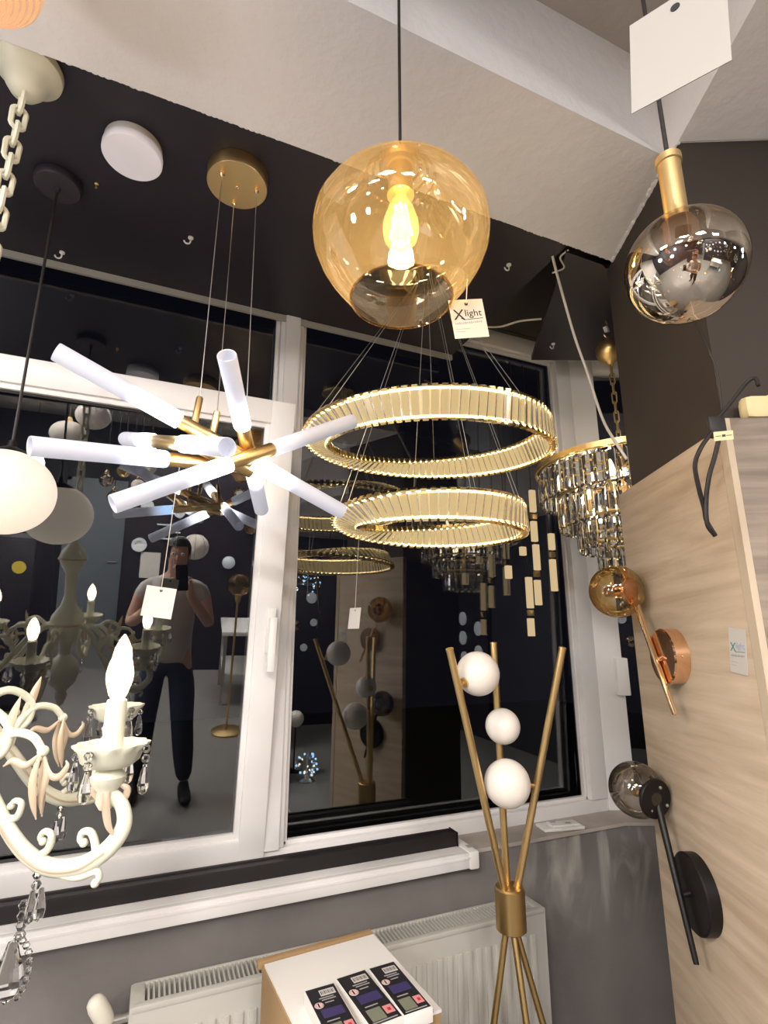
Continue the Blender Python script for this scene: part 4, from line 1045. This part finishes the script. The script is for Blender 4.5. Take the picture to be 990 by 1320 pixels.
lab = ('leftmost of three small black packs on the carton', 'middle one of three small black packs on the carton', 'rightmost of three small black packs on the carton, nearest the floor lamp')
for k, (a, b, c_) in enumerate(packs):
    a, b, c_ = Vector(a), Vector(b), Vector(c_)
    px_ = (b - a); pw = px_.length + .002; px_ = px_.normalized(); py_ = Vector((-px_.y, px_.x, 0)) * -1; pd = (c_ - b).dot(py_) + .004
    ce = a + px_ * pw / 2 + py_ * pd / 2; zt = .877
    def pp(u, v, z=zt): q = a + px_ * (pw * u) + py_ * (pd * v); return Vector((q.x, q.y, z))
    t = thing('bulb_pack', (ce.x, ce.y, CT + .0015), lab[k], 'pack', 'packs on the carton')
    obj('carton_sleeve', MB().obox((ce.x, ce.y, (CT + .0016 + zt) / 2), px_ * (pw / 2 + .002), py_ * (pd / 2 + .002), (0, 0, (zt - CT - .0016) / 2), .0012), M['box_white'], t)
    def patch(nm, u0, u1, v0, v1, m, lift):
        return obj(nm, MB().obox(pp((u0 + u1) / 2, (v0 + v1) / 2, zt + lift), px_ * (pw * (u1 - u0) / 2), py_ * (pd * (v1 - v0) / 2), (0, 0, .00015)), m, t)
    patch('printed_face', .0, 1, .0, .985, M['pack_black'], .0002)
    patch('barcode_label', .40, .92, .07, .19, M['paper_yellow'] if 0 else M['paper'], .0005)
    f = MB()
    for i in range(11): f.obox(pp(.45 + .042 * i, .13, zt + .0008), px_ * (pw * (.006 + .006 * (i % 3 == 0))), py_ * (pd * .035), (0, 0, .0001))
    kk = obj('barcode', f, M['ink'], t); kk['kind'] = 'stuff'
    patch('bulb_picture', .16, .88, .44, .60, M['pack_violet'], .0005)
    f = MB().lathe([(0, 0), (pw * .15, 0), (pw * .15, .0003), (0, .0003)], pp(.2, .35, zt + .0004), (0, 0, 1), 24); obj('round_badge', f, M['paper'], t)
    f = MB().tube([pp(.2, .35, zt + .0009) + Vector((pw * .115 * math.cos(x), pw * .115 * math.sin(x), 0)) for x in [2 * PI * i / 20 for i in range(20)]], .0011, 5, closed=True, flat=((0, 0, 1), .3)); obj('badge_ring', f, M['pack_pink'], t)
    patch('badge_stroke', .17, .21, .31, .39, M['ink'], .0009)
    patch('pink_square', .66, .94, .74, .88, M['pack_pink'], .0006)
    patch('pink_square_mark', .76, .86, .79, .84, mat('pack_red', (.5, .03, .06), .5), .0009)
    patch('green_print', .14, .60, .72, .93, M['pack_green'], .0006)
    f = MB()
    for i, (v, u0, u1) in enumerate(((.23, .30, .80), (.27, .36, .84), (.33, .42, .72), (.665, .2, .62), (.955, .1, .9))):
        f.obox(pp((u0 + u1) / 2, v, zt + .0006), px_ * (pw * (u1 - u0) / 2), py_ * (pd * .009), (0, 0, .0001))
    kk = obj('small_print', f, M['ink_grey'], t); kk['kind'] = 'stuff'

# ------------------------------------------------------------------ little things on the sill and cords
SB = Vector((1.420, 1.700, 0.945))
t = thing('sill_bracket', (SB.x, SB.y, .931), 'small white plastic connector plate with two slots on the bare sill', 'bracket')
ux = Vector((.985, -.17, 0)).normalized(); uy = Vector((.17, .985, 0)).normalized()
obj('plate', MB().obox((SB.x, SB.y, .937), ux * .080, uy * .036, (0, 0, .0055), .006), M['white_plastic'], t)
obj('raised_step', MB().obox(Vector((SB.x, SB.y, .9455)) + ux * .012, ux * .055, uy * .024, (0, 0, .003), .003), M['white_plastic'], t)
obj('slot', MB().obox(Vector((SB.x, SB.y, .9490)) - ux * .022 + uy * .012, ux * .010, uy * .006, (0, 0, .0006)), M['ink_grey'], t)
obj('slot', MB().obox(Vector((SB.x, SB.y, .9490)) + ux * .026 - uy * .010, ux * .010, uy * .007, (0, 0, .0006)), M['ink_grey'], t)

t = obj('power_cable', MB().tube(bez([(1.068, 1.122, 2.800), (1.131, 1.165, 2.739), (1.203, 1.196, 2.590), (1.255, 1.206, 2.469), (1.242, 1.150, 2.276), (1.244, 1.108, 2.178), (1.252, 1.085, 2.122)], 40), .0044, 8), M['cord_white'])
tag(t, 'white cable hanging from the gap in the black boards to the oak board', 'cable')
t = obj('power_cable', MB().tube(bez([(1.294, 1.447, 2.830), (1.224, 1.493, 2.830), (1.175, 1.555, 2.830), (1.097, 1.588, 2.830), (1.042, 1.606, 2.830)], 30), .0040, 8), M['cord_white'])
tag(t, 'short white cable crossing the notch between the two black boards', 'cable')
t = obj('loose_wires', MB().tube(bez([(1.097, 1.080, 2.800), (1.092, 1.113, 2.795), (1.132, 1.141, 2.790), (1.114, 1.177, 2.790)], 16), .003, 6), M['cord_white'])
tag(t, 'bit of loose bent wire at the tip of the board notch', 'wire')

# black cables round the pillar corner, cream fitting on top of the darker board
def corner(px): return px
t = thing('cable_plug', pil(-.44, .03, 2.03), 'black cable with a plug and a hanging loop at the corner of the oak boards', 'cable')
obj('plug_block', MB().obox((0.936, 0.602, 1.986), PD * -.006, PN * .016, (0, 0, .022), .006), M['cord_black'], t)
obj('cable_loop', MB().tube(bez([(0.905, 0.591, 1.969), (0.879, 0.600, 1.935), (0.873, 0.611, 1.905), (0.883, 0.617, 1.864), (0.895, 0.621, 1.830), (0.901, 0.624, 1.807), (0.908, 0.617, 1.779)], 40), .0040, 8), M['cord_black'], t)
obj('cable_loop', MB().tube(bez([(0.913, 0.586, 1.955), (0.904, 0.594, 1.919), (0.893, 0.602, 1.883), (0.892, 0.613, 1.842), (0.893, 0.618, 1.800), (0.908, 0.617, 1.779)], 40), .0040, 8), M['cord_black'], t)
obj('cable_up', MB().tube(bez([(0.940, 0.601, 2.003), (0.959, 0.578, 2.036), (0.974, 0.559, 2.064), (0.978, 0.545, 2.068), (0.975, 0.540, 2.050)], 24), .0034, 8), M['cord_black'], t)
obj('cable_wall', MB().tube(bez([(0.960, 0.605, 1.996), (0.965, 0.605, 2.041), (0.961, 0.600, 2.100), (0.951, 0.603, 2.150), (0.957, 0.624, 2.226)], 24), .0022, 8), M['cord_black'], t)
lc = Vector((0.917, 0.580, 1.958))
obj('cable_label', MB().obox(lc, (Vector((.92, -.39, .1))).normalized() * .018, (Vector((-.05, -.1, 1))).normalized() * .0085, Vector((.39, .92, .1)).normalized() * .0004), M['paper_yellow'], t)
lu = Vector((.92, -.39, .1)).normalized(); lv_ = Vector((-.05, -.1, 1)).normalized(); ln = lu.cross(lv_).normalized()
f = MB()
for q in (-.0016, .0016):
    f.obox(lc + lu * q + ln * .0008, lu * .0012, lv_ * .0022, ln * .0002)
f.obox(lc - lu * .010 + ln * .0008, lu * .005, lv_ * .0004, ln * .0002); f.obox(lc + lu * .010 + ln * .0008, lu * .005, lv_ * .0004, ln * .0002)
obj('label_marks', f, M['ink'], t)
CFv = Vector(pil(-.434, -.045, 2.027))
t = thing('cable_reel', CFv, 'aged cream plastic fitting with a white socket lying on top of the darker oak board', 'fitting')
bx = MB().obox(CFv + Vector((0, 0, .026)) - PN * .03, PN * .055, PD * .016, (0, 0, .0255), .020)
obj('housing', bx, M['meter_cream'], t)
obj('seam', MB().obox(CFv + Vector((0, 0, .026)) - PN * .028, PN * .004, PD * .0168, (0, 0, .026), .004), M['meter_cream'], t)
sc_ = CFv + Vector((0, 0, .026)) - PN * .060 - PD * .0155
obj('socket', MB().lathe([(0, 0), (.020, 0), (.020, .006), (.017, .008), (.012, .008), (.012, .004), (0, .004)], sc_, -PD, 28), M['white_plastic'], t)
obj('socket_hole', MB().lathe([(0, .0042), (.010, .0042), (.010, .0050), (0, .0050)], sc_, -PD, 20), M['ink'], t)

# ------------------------------------------------------------------ the shop floor behind the camera (seen mirrored in the windows)
bd_ = struct('door_1', MB().box(-1.75, -1.02, -5.098, -5.06, 0, 2.15, .004).box(-1.80, -1.75, -5.098, -5.05, 0, 2.2).box(-1.02, -.97, -5.098, -5.05, 0, 2.2).box(-1.80, -.97, -5.098, -5.05, 2.15, 2.2), mat('door_grey', (.22, .25, .28), .5))
obj('door_handle', MB().rod((-1.08, -5.05, 1.02), (-1.08, -5.02, 1.02), .01, 10).rod((-1.08, -5.02, 1.02), (-1.20, -5.02, 1.02), .009, 10), M['steel'], bd_)
def board(x0, x1, y, z0, z1, label, n, wall='y', seed=1, named=()):
    """black display board with round wall lamps fixed on it; every lamp is a thing of its own"""
    rnd = random.Random(seed)
    t = thing('display_board', ((x0 + x1) / 2, y, 0) if wall == 'y' else (y, (x0 + x1) / 2, 0), label, 'board')
    fl = MB()
    if wall == 'y': fl.box(x0, x1, y - .04, y, 0.0, z1)
    else: fl.box(y, y + .04, x0, x1, 0.0, z1)
    obj('panel', fl, M['black_board'], t)
    f = MB()
    if wall == 'y': f.box(x0 - .02, x0, y - .042, y + .004, 0, z1 + .02).box(x1, x1 + .02, y - .042, y + .004, 0, z1 + .02).box(x0, x1, y - .042, y + .004, z1, z1 + .02)
    else: f.box(y - .004, y + .042, x0 - .02, x0, 0, z1 + .02).box(y - .004, y + .042, x1, x1 + .02, 0, z1 + .02).box(y - .004, y + .042, x0, x1, z1, z1 + .02)
    obj('edge_trim', f, M['black_metal'], t)
    return t
def wall_disc(c, r_, n, label, group, m='disc_grey', ring=False):
    t = thing('round_wall_lamp', c, label, 'wall lamp', group)
    obj('back_plate', MB().lathe([(0, 0), (r_ * .8, 0), (r_ * .8, .012), (0, .012)], c, n, 28), M['white_plastic'], t)
    if ring:
        obj('ring', MB().lathe([(r_ * .62, .013), (r_, .013), (r_, .03), (r_ * .62, .03), (r_ * .62, .013)], c, n, 36), M[m], t)
    else:
        obj('disc', MB().lathe([(0, .0125), (r_, .0125), (r_, .028), (r_ * .9, .034), (0, .036)], c, n, 36), M[m], t)
    return t
board(-.75, 1.35, -3.2, 0, 2.55, 'black display board behind the photographer, seen mirrored in the tilted sash', 0)
G1 = 'round lamps on the black board behind the photographer'
rnd = random.Random(5)
spots = [(.40, 1.30, .075, False, 'disc_grey', 'plain white round wall lamp low on the board, right of the mirrored phone'), (.78, 1.30, .10, True, 'disc_grey', 'large white ring wall lamp low on the board, right of the plain white disc'),
         (.62, 1.72, .06, False, 'gold', 'small solid gold round wall lamp between two rows of the board'), (.95, 1.75, .08, True, 'ring_gold', 'pale gold ring wall lamp on the board, right of the solid gold one'),
         (.15, 1.95, .07, False, 'disc_grey', 'plain white round wall lamp above the wire caged globe'), (-.20, 1.85, .06, True, 'disc_grey', 'small white ring wall lamp left of the wire caged globe'),
         (-.55, 1.9, .07, False, 'disc_grey', 'plain white round wall lamp over the short white bars'), (.45, 2.15, .07, True, 'gold', 'polished gold ring wall lamp high on the board'),
         (.85, 2.2, .09, False, 'disc_grey', 'large plain white round wall lamp at the top of the board'), (1.15, 1.35, .07, False, 'disc_grey', 'plain white round wall lamp at the board edge above the display table'), (-.60, 1.45, .08, True, 'disc_grey', 'white ring wall lamp beside the larger paper notice')]
for x, z, r_, rg, m, lb in spots:
    wall_disc((x, -3.1995, z), r_, (0, 1, 0), lb, G1, m, rg)
for k, (x, z, L_, lb) in enumerate(((-.30, 1.62, .26, 'middle white bar wall lamp of three stacked on the board'), (-.30, 1.70, .26, 'topmost white bar wall lamp of three stacked on the board'), (-.27, 1.54, .20, 'shortest white bar wall lamp, lowest of three stacked on the board'), (-.1, 2.2, .3, 'long white bar wall lamp alone near the top of the board'))):
    t = thing('bar_wall_lamp', (x, -3.2, z), lb, 'wall lamp', 'bar wall lamps')
    obj('bar', MB().box(x - L_ / 2, x + L_ / 2, -3.165, -3.150, z - .008, z + .008, .004), M['disc_grey'], t)
    obj('bracket', MB().box(x - .02, x + .02, -3.1995, -3.165, z - .012, z + .012), M['steel'], t)
for (x, z, w_, h_, lb) in ((-.47, 1.22, .21, .297, 'larger white paper notice on the black board behind the photographer'), (-.17, 1.45, .10, .15, 'smaller white paper notice on the black board behind the photographer')):
    tag(obj('paper_notice', MB().box(x - w_ / 2, x + w_ / 2, -3.1993, -3.1985, z - h_ / 2, z + h_ / 2), M['paper']), lb, 'notice')
board(-4.75, -3.0, 4.52, 0, 2.3, 'black display board on the far side wall, seen mirrored right of the rings', 0, 'x')
for (y, z), lb in zip(((-4.22, 1.70), (-3.64, 1.70), (-4.22, 1.40), (-3.64, 1.40), (-4.16, 1.09), (-3.60, 1.09), (-3.2, 1.55), (-3.2, 1.20)), ('first disc of the top row', 'second disc of the top row', 'first disc of the middle row', 'second disc of the middle row', 'first disc of the bottom row', 'second disc of the bottom row', 'upper disc standing apart by the board edge', 'lower disc standing apart by the board edge')):
    wall_disc((4.5195, y, z), .105, (-1, 0, 0), 'pale round lamp on the far side wall, ' + lb, 'pale discs on the far side wall')
board(1.75, 3.0, -4.9, 0, 2.6, 'black display board on the back wall, mirrored beside the window mullion', 0)
for (x, z, r_, rg, m), lb in zip(((1.95, 1.25, .07, True, 'disc_grey'), (2.25, 1.20, .06, False, 'disc_grey'), (2.1, 1.55, .08, False, 'gold'), (2.4, 1.6, .06, True, 'disc_grey'), (2.0, 1.9, .07, True, 'disc_grey'), (2.35, 2.0, .09, False, 'disc_grey')), ('large white ring low at the left', 'small plain disc low down', 'solid gold disc', 'small white ring beside the gold disc', 'white ring high at the left', 'large plain disc at the top')):
    wall_disc((x, -4.8995, z), r_, (0, 1, 0), 'wall lamp on the back wall board, ' + lb, 'round lamps on the back wall board', m, rg)
# black cabinet with a yellow sticker
t = thing('cabinet', (-1.85, -2.3, 0), 'black cabinet with a round yellow sticker, mirrored at the left of the sash', 'cabinet')
obj('body', MB().box(-2.4, -1.30, -2.6, -2.02, .06, 1.55, .006), M['black_board'], t)
obj('plinth', MB().box(-2.37, -1.33, -2.57, -2.05, 0, .06), M['black'], t)
obj('door_leaf', MB().box(-2.39, -1.86, -2.018, -2.0, .08, 1.53, .003), M['black_board'], t)
obj('door_leaf', MB().box(-1.85, -1.31, -2.018, -2.0, .08, 1.53, .003), M['black_board'], t)
obj('round_sticker', MB().lathe([(0, 0), (.055, 0), (.055, .001), (0, .001)], (-1.42, -1.9995, 1.29), (0, 1, 0), 32), mat('sticker_yellow', (.62, .47, .05), .5), t)
# white display table
t = thing('display_table', (.85, -2.35, 0), 'white display table on thin steel legs, mirrored at the foot of the sash', 'table')
obj('tabletop', MB().box(.35, 1.35, -2.7, -2.0, .70, .74, .006), M['white_plastic'], t)
obj('shelf', MB().box(.38, 1.32, -2.67, -2.03, .30, .32, .004), M['white_plastic'], t)
for x in (.39, 1.31):
    for y in (-2.66, -2.04): obj('leg', MB().box(x - .015, x + .015, y - .015, y + .015, 0, .70), M['steel'], t)
# pendants over the shop floor
def shop_pendant(c, r_, m, label, group=None, cap='brass', sz=1.0, cord='cord_black'):
    t = thing('pendant_lamp', c, label, 'pendant lamp', group); c = Vector(c)
    obj('globe', MB().ball(c, r_, 28, 16, 1, 1, sz), M[m], t)
    obj('cap', MB().lathe([(0, r_ * sz + .03), (.012, r_ * sz + .03), (.022, r_ * sz + .012), (.024, r_ * sz - .006), (0, r_ * sz - .006)], c, (0, 0, 1), 18), M[cap], t)
    obj('cord', MB().rod(c + Vector((0, 0, r_ * sz + .028)), (c.x, c.y, ZC - .02), .003, 6), M[cord], t)
    obj('ceiling_cup', MB().lathe([(0, -.0005), (.04, -.0005), (.04, -.018), (.03, -.022), (0, -.022)], (c.x, c.y, ZC), (0, 0, 1), 20), M[cap], t)
    return t
shop_pendant((-.79, -1.2, 2.60), .125, 'opal', 'pale opal drum pendant, mirrored highest in the sash', sz=.85)
shop_pendant((-.96, -1.25, 2.44), .130, 'opal', 'pale opal drum pendant, mirrored just behind the glowing tubes', sz=.80)
for x, y, z, lb in ((-2.5, -.9, 2.25, 'out to the left behind the photographer'), (-1.9, -3.9, 2.3, 'before the grey door'), (.25, -4.3, 2.35, 'behind the black board'), (1.55, -3.6, 2.3, 'between the two black boards'), (2.7, -2.7, 2.3, 'in the middle of the shop'),
                    (3.4, -1.4, 2.35, 'by the far side wall'), (-2.9, -2.6, 2.3, 'over the black cabinet side'), (2.3, -.9, 2.4, 'beyond the pillar'), (-1.35, .50, 1.95, 'near the left window, out of frame'), (-1.6, -.25, 1.75, 'beside the photographer, low')):
    shop_pendant((x, y, z), .10, 'fill_globe_lit', 'added white globe fill light over the shop floor, ' + lb, 'added globe fill lights over the shop floor')  # globes added to throw more light up onto the beam and about the room
for k, ((dx, dy, dz), lb) in enumerate(zip(((0, 0, 0), (.13, .05, -.12), (-.12, .08, -.10), (.05, -.12, .10), (-.04, .13, -.24), (.20, -.04, .05)), ('small amber ball pendant in the hanging cluster', 'small opal ball pendant hung right and low in the cluster', 'small mirrored ball pendant in the hanging cluster', 'small champagne ball pendant, uppermost of the cluster', 'small smoked ball pendant, lowest of the cluster', 'small opal ball pendant, rightmost of the cluster'))):
    shop_pendant((-.62 + dx, -1.75 + dy, 2.22 + dz), .058, ('amber', 'opal', 'mirror_glass', 'amber_light', 'smoke', 'opal')[k], lb, 'glass ball pendants in a cluster', cap='gold')
# wire-caged globe
t = shop_pendant((.02, -2.4, 1.53), .135, 'opal', 'pale globe pendant with a thin wire cage, mirrored above the photographer', cap='black')
for k in range(4):
    a = PI * k / 4
    obj('cage_wire', MB().tube([Vector((.02, -2.4, 1.53)) + Vector((.138 * math.cos(b) * math.cos(a), .138 * math.cos(b) * math.sin(a), .138 * math.sin(b))) for b in [2 * PI * i / 32 for i in range(32)]], .0016, 4, closed=True), M['black'], t)
# brass floor lamp with an amber ball
t = thing('ball_floor_lamp', (.43, -1.4, 0), 'brass floor lamp with one amber glass ball, mirrored at the edge of the sash', 'floor lamp')
obj('globe', MB().ball((.43, -1.4, 1.30), .10, 32, 18), M['amber_light'], t)
obj('holder', MB().lathe([(0, 1.15), (.02, 1.15), (.028, 1.19), (.028, 1.215), (0, 1.215)], (.43, -1.4, 0), (0, 0, 1), 20), M['brass'], t)
obj('pole', MB().rod((.43, -1.4, .02), (.43, -1.4, 1.16), .010, 12), M['brass'], t)
obj('base', MB().lathe([(0, 0), (.13, 0), (.13, .012), (.12, .02), (0, .022)], (.43, -1.4, 0), (0, 0, 1), 36), M['brass'], t)
# sparkling crystal table lamp and a plain globe near the floor
t = thing('crystal_table_lamp', (1.60, -2.05, 0), 'crystal bead lamp with blue white lights standing low on the shop floor', 'table lamp')
obj('base', MB().lathe([(0, 0), (.09, 0), (.09, .01), (.03, .03), (.02, .05), (0, .05)], (1.60, -2.05, 0), (0, 0, 1), 28), M['steel'], t)
m_sp = emis('sparkle_blue', (.30, .62, 1.0), 5.0); m_sw = emis('sparkle_white', (1, .95, .8), 5.0)
me_b1 = mesh_from('bead', MB().ball((0, 0, 0), .012, 8, 6), m_sp); me_b2 = mesh_from('bead', MB().ball((0, 0, 0), .010, 8, 6), m_sw); me_b3 = mesh_from('bead', MB().ball((0, 0, 0), .016, 8, 6), M['crystal'])
rnd = random.Random(11)
for k in range(54):
    a = rnd.uniform(0, 2 * PI); h_ = rnd.uniform(.05, .26); rr = .13 * math.sin(PI * (h_ - .02) / .28) * rnd.uniform(.75, 1)
    inst('bead', (me_b1, me_b3, me_b3, me_b2)[k % 4], t, (1.60 + rr * math.cos(a), -2.05 + rr * math.sin(a), h_))
obj('stem', MB().rod((1.60, -2.05, .04), (1.60, -2.05, .27), .006, 8), M['steel'], t)
t = thing('globe_stand_lamp', (1.56, -2.45, 0), 'plain white globe lamp on a thin black stand, mirrored beside the mullion', 'floor lamp')
obj('globe', MB().ball((1.56, -2.45, .55), .09, 28, 16), M['opal'], t)
obj('pole', MB().rod((1.56, -2.45, .015), (1.56, -2.45, .465), .008, 8), M['black'], t)
obj('base', MB().lathe([(0, 0), (.1, 0), (.1, .012), (0, .016)], (1.56, -2.45, 0), (0, 0, 1), 28), M['black'], t)
t = thing('crystal_pendant', (2.17, -4.5, 2.2), 'small bluish lit crystal pendant before the back wall board', 'pendant lamp')
for k in range(40):
    a = rnd.uniform(0, 2 * PI); h_ = rnd.uniform(-.18, .15); rr = .2 * math.sqrt(max(0.05, 1 - (h_ / .2) ** 2))
    inst('bead', (me_b2, me_b3, me_b1)[k % 3], t, (2.17 + rr * math.cos(a), -4.5 + rr * math.sin(a), 2.2 + h_))
obj('stem', MB().rod((2.17, -4.5, 2.02), (2.17, -4.5, ZC - .001), .005, 8), M['steel'], t)
obj('hoop', MB().tube([(2.17 + .2 * math.cos(a), -4.5 + .2 * math.sin(a), 2.2) for a in [2 * PI * i / 32 for i in range(32)]], .006, 6, closed=True), M['steel'], t)

# ------------------------------------------------------------------ the photographer, mirrored in the sash
def skinned(chains, sub=1):
    """edge skeleton with a radius per joint, grown to one surface"""
    vs = []; es = []; rs = []
    idx = {}
    for ch in chains:
        prev = None
        for p, r_ in ch:
            key = tuple(round(c, 4) for c in p)
            if key not in idx: idx[key] = len(vs); vs.append(p); rs.append(r_)
            i = idx[key]
            if prev is not None and prev != i: es.append((prev, i))
            prev = i
    me = bpy.data.meshes.new('skeleton'); me.from_pydata(vs, es, [])
    ob = bpy.data.objects.new('skeleton', me); COL.objects.link(ob)
    sk = ob.modifiers.new('skin', 'SKIN'); sk.use_smooth_shade = True
    for i, r_ in enumerate(rs):
        rr = r_ if isinstance(r_, tuple) else (r_, r_)
        me.skin_vertices[0].data[i].radius = rr
    me.skin_vertices[0].data[0].use_root = True
    if sub:
        sb = ob.modifiers.new('sub', 'SUBSURF'); sb.levels = sub; sb.render_levels = sub
    bpy.context.view_layer.update()
    m2 = bpy.data.meshes.new_from_object(ob.evaluated_get(bpy.context.evaluated_depsgraph_get()))
    b = MB().add([v.co.copy() for v in m2.vertices], [tuple(p.vertices) for p in m2.polygons])
    bpy.data.objects.remove(ob, do_unlink=True); bpy.data.meshes.remove(me); bpy.data.meshes.remove(m2)
    return b
X, Yp = -.06, -.46
person = thing('person', (X, Yp, 0), 'person in a grey t-shirt and dark jeans holding up a phone, mirrored in the sash', 'person')
FW = Vector((math.sin(R(23.07)) * math.cos(R(13.57)), math.cos(R(23.07)) * math.cos(R(13.57)), math.sin(R(13.57))))
RT = Vector((math.cos(R(23.07)), -math.sin(R(23.07)), 0)); UP = RT.cross(FW)
CAMV = Vector((0, 0, 1.6))
PHC = CAMV - FW * .012 - UP * .058
def Lh(s): return PHC + RT * (s * .052) - UP * .028 - FW * .018
pel = (X, Yp, .95)
def arm_chain(s):
    wr = Lh(s) - UP * .075 + RT * (s * .012) - FW * .02
    sh = (X + s * .185, Yp - .01, 1.40); el = (X + s * .25, Yp + .07, 1.17)
    return [((X, Yp, 1.42), .075), (sh, .058), (tuple((Vector(sh) + Vector(el)) / 2), .047), (el, .040), (tuple((Vector(el) * .55 + wr * .45)), .039), (tuple(wr), .027), (tuple(Lh(s) - UP * .03 + RT * (s * .006)), (.036, .018)), (tuple(Lh(s) + UP * .012), (.034, .016))]
def leg_chain(s, fx, fy):
    return [(pel, .095), ((X + s * .095, Yp, .88), .080), ((X + s * .105 + fx * .4, Yp + fy * .5 + .015, .50), .060), ((X + s * .11 + fx * .7, Yp + fy * .8 - .01, .30), .057), ((X + s * .115 + fx, Yp + fy, .09), .038)]
torso = [(pel, .095), ((X, Yp, 1.10), (.125, .095)), ((X, Yp, 1.27), (.155, .115)), ((X, Yp, 1.42), .085), ((X + .005, Yp + .02, 1.50), .055), ((X + .01, Yp + .04, 1.56), (.062, .066)), ((X + .012, Yp + .05, 1.645), (.074, .092)), ((X + .012, Yp + .045, 1.715), (.066, .082)), ((X + .012, Yp + .04, 1.745), (.035, .045))]
LEGS = ((-1, -.02, .0), (1, .06, .06))
body = skinned([torso, arm_chain(-1), arm_chain(1)] + [leg_chain(*q) for q in LEGS])
HDC = Vector((X + .012, Yp + .05, 1.645))
for s in (-1, 1):                                     # fingers close round the phone's edges, thumbs lie on its back
    for k in range(4):
        b0 = Lh(s) + UP * (.012 - .018 * k + .012) + RT * (s * .004)
        b1 = b0 + RT * (s * .004) + FW * .016
        b2 = b1 - RT * (s * .012) + FW * (.010 - .001 * k)
        body.v, body.f = body.v, body.f
        fm = skinned([[(tuple(b0), .0088), (tuple(b1), .0080), (tuple(b2), .0072), (tuple(b2 - RT * (s * (.012 - .002 * k))), .0060)]])
        body.add(fm.v, fm.f)
    t0 = Lh(s) - UP * .030 - RT * (s * .010)
    fm = skinned([[(tuple(t0), .0105), (tuple(t0 - RT * (s * .016) + UP * .016 + FW * .002), .0095), (tuple(t0 - RT * (s * .026) + UP * .034 + FW * .004), .0078)]])
    body.add(fm.v, fm.f)
    body.ball(HDC + Vector((s * .074, -.005, -.012)), .022, 10, 8, .35, .7, 1.2)      # ears
body.ball(HDC + Vector((0, .094, -.022)), .016, 10, 8, .75, 1.0, 1.35)               # nose
body.ball(HDC + Vector((0, .080, -.085)), .024, 10, 8, 1.2, .7, .8)                  # chin
obj('body', body, M['skin'], person, 60)
obj('mouth', MB().ball(HDC + Vector((0, .087, -.058)), .017, 10, 6, 1.2, .35, .3), mat('lips', (.40, .17, .14), .5), person)
for s in (-1, 1):
    e = obj('eye', MB().ball(HDC + Vector((s * .030, .079, .004)), .0125, 12, 8), mat('eye_white', (.75, .72, .70), .3), person)
    obj('iris', MB().ball(HDC + Vector((s * .030, .0885, .004)), .0048, 8, 6), M['ink'], e)
hair = MB().ball(HDC + Vector((0, -.012, .028)), .1, 24, 14, .80, .99, .92)
hair.v = [(x, y, z if not (y > HDC.y + .03 and z < HDC.z + .055) else HDC.z + .055 + (z - HDC.z) * .02) for x, y, z in hair.v]
obj('hair', hair, M['hair'], person)
def grow(ch, k, a=0, b=None): return [(p, tuple(q * k for q in (r_ if isinstance(r_, tuple) else (r_, r_)))) for p, r_ in ch[a:b]]
def sleeve(s):
    ch = grow(arm_chain(s), 1.22, 0, 3); return ch
shirt = skinned([[((X, Yp, .87), (.170, .140)), ((X, Yp, 1.00), (.160, .13)), ((X, Yp, 1.10), (.155, .125)), ((X, Yp, 1.27), (.172, .132)), ((X, Yp, 1.42), .098), ((X + .003, Yp + .012, 1.47), .068)],
                 [((X, Yp, 1.42), .098)] + sleeve(-1)[1:], [((X, Yp, 1.42), .098)] + sleeve(1)[1:]])
obj('t_shirt', shirt, M['shirt'], person, 70)
jeans = skinned([[((X, Yp, 1.0), (.135, .115)), (pel, (.15, .125))], *[[(pel, (.15, .125))] + [(p, (r_ if not isinstance(r_, tuple) else r_[0]) * 1.22 + .006) for p, r_ in leg_chain(*q)[1:]] for q in LEGS]])
obj('jeans', jeans, M['jeans'], person, 70)
for s, fx, fy in LEGS:
    bx_, by_ = X + s * .115 + fx, Yp + fy
    sh_ = skinned([[((bx_, by_ - .055, .050), (.040, .046)), ((bx_, by_, .055), (.043, .052)), ((bx_ + s * .012, by_ + .09, .042), (.046, .038)), ((bx_ + s * .022, by_ + .17, .032), (.040, .026))]])
    sh_.v = [(x, y, max(z, .001)) for x, y, z in sh_.v]
    obj('shoe', sh_, M['shoe'], person, 60)
t = thing('phone', PHC, 'dark phone held upright in both hands of the person', 'phone')
obj('case', MB().obox(PHC, RT * .0375, UP * .079, FW * .004, .003), M['black'], t)
obj('screen', MB().obox(PHC - FW * .0043, RT * .035, UP * .075, FW * .0002), emis('phone_screen', (.7, .75, .8), .35), t)
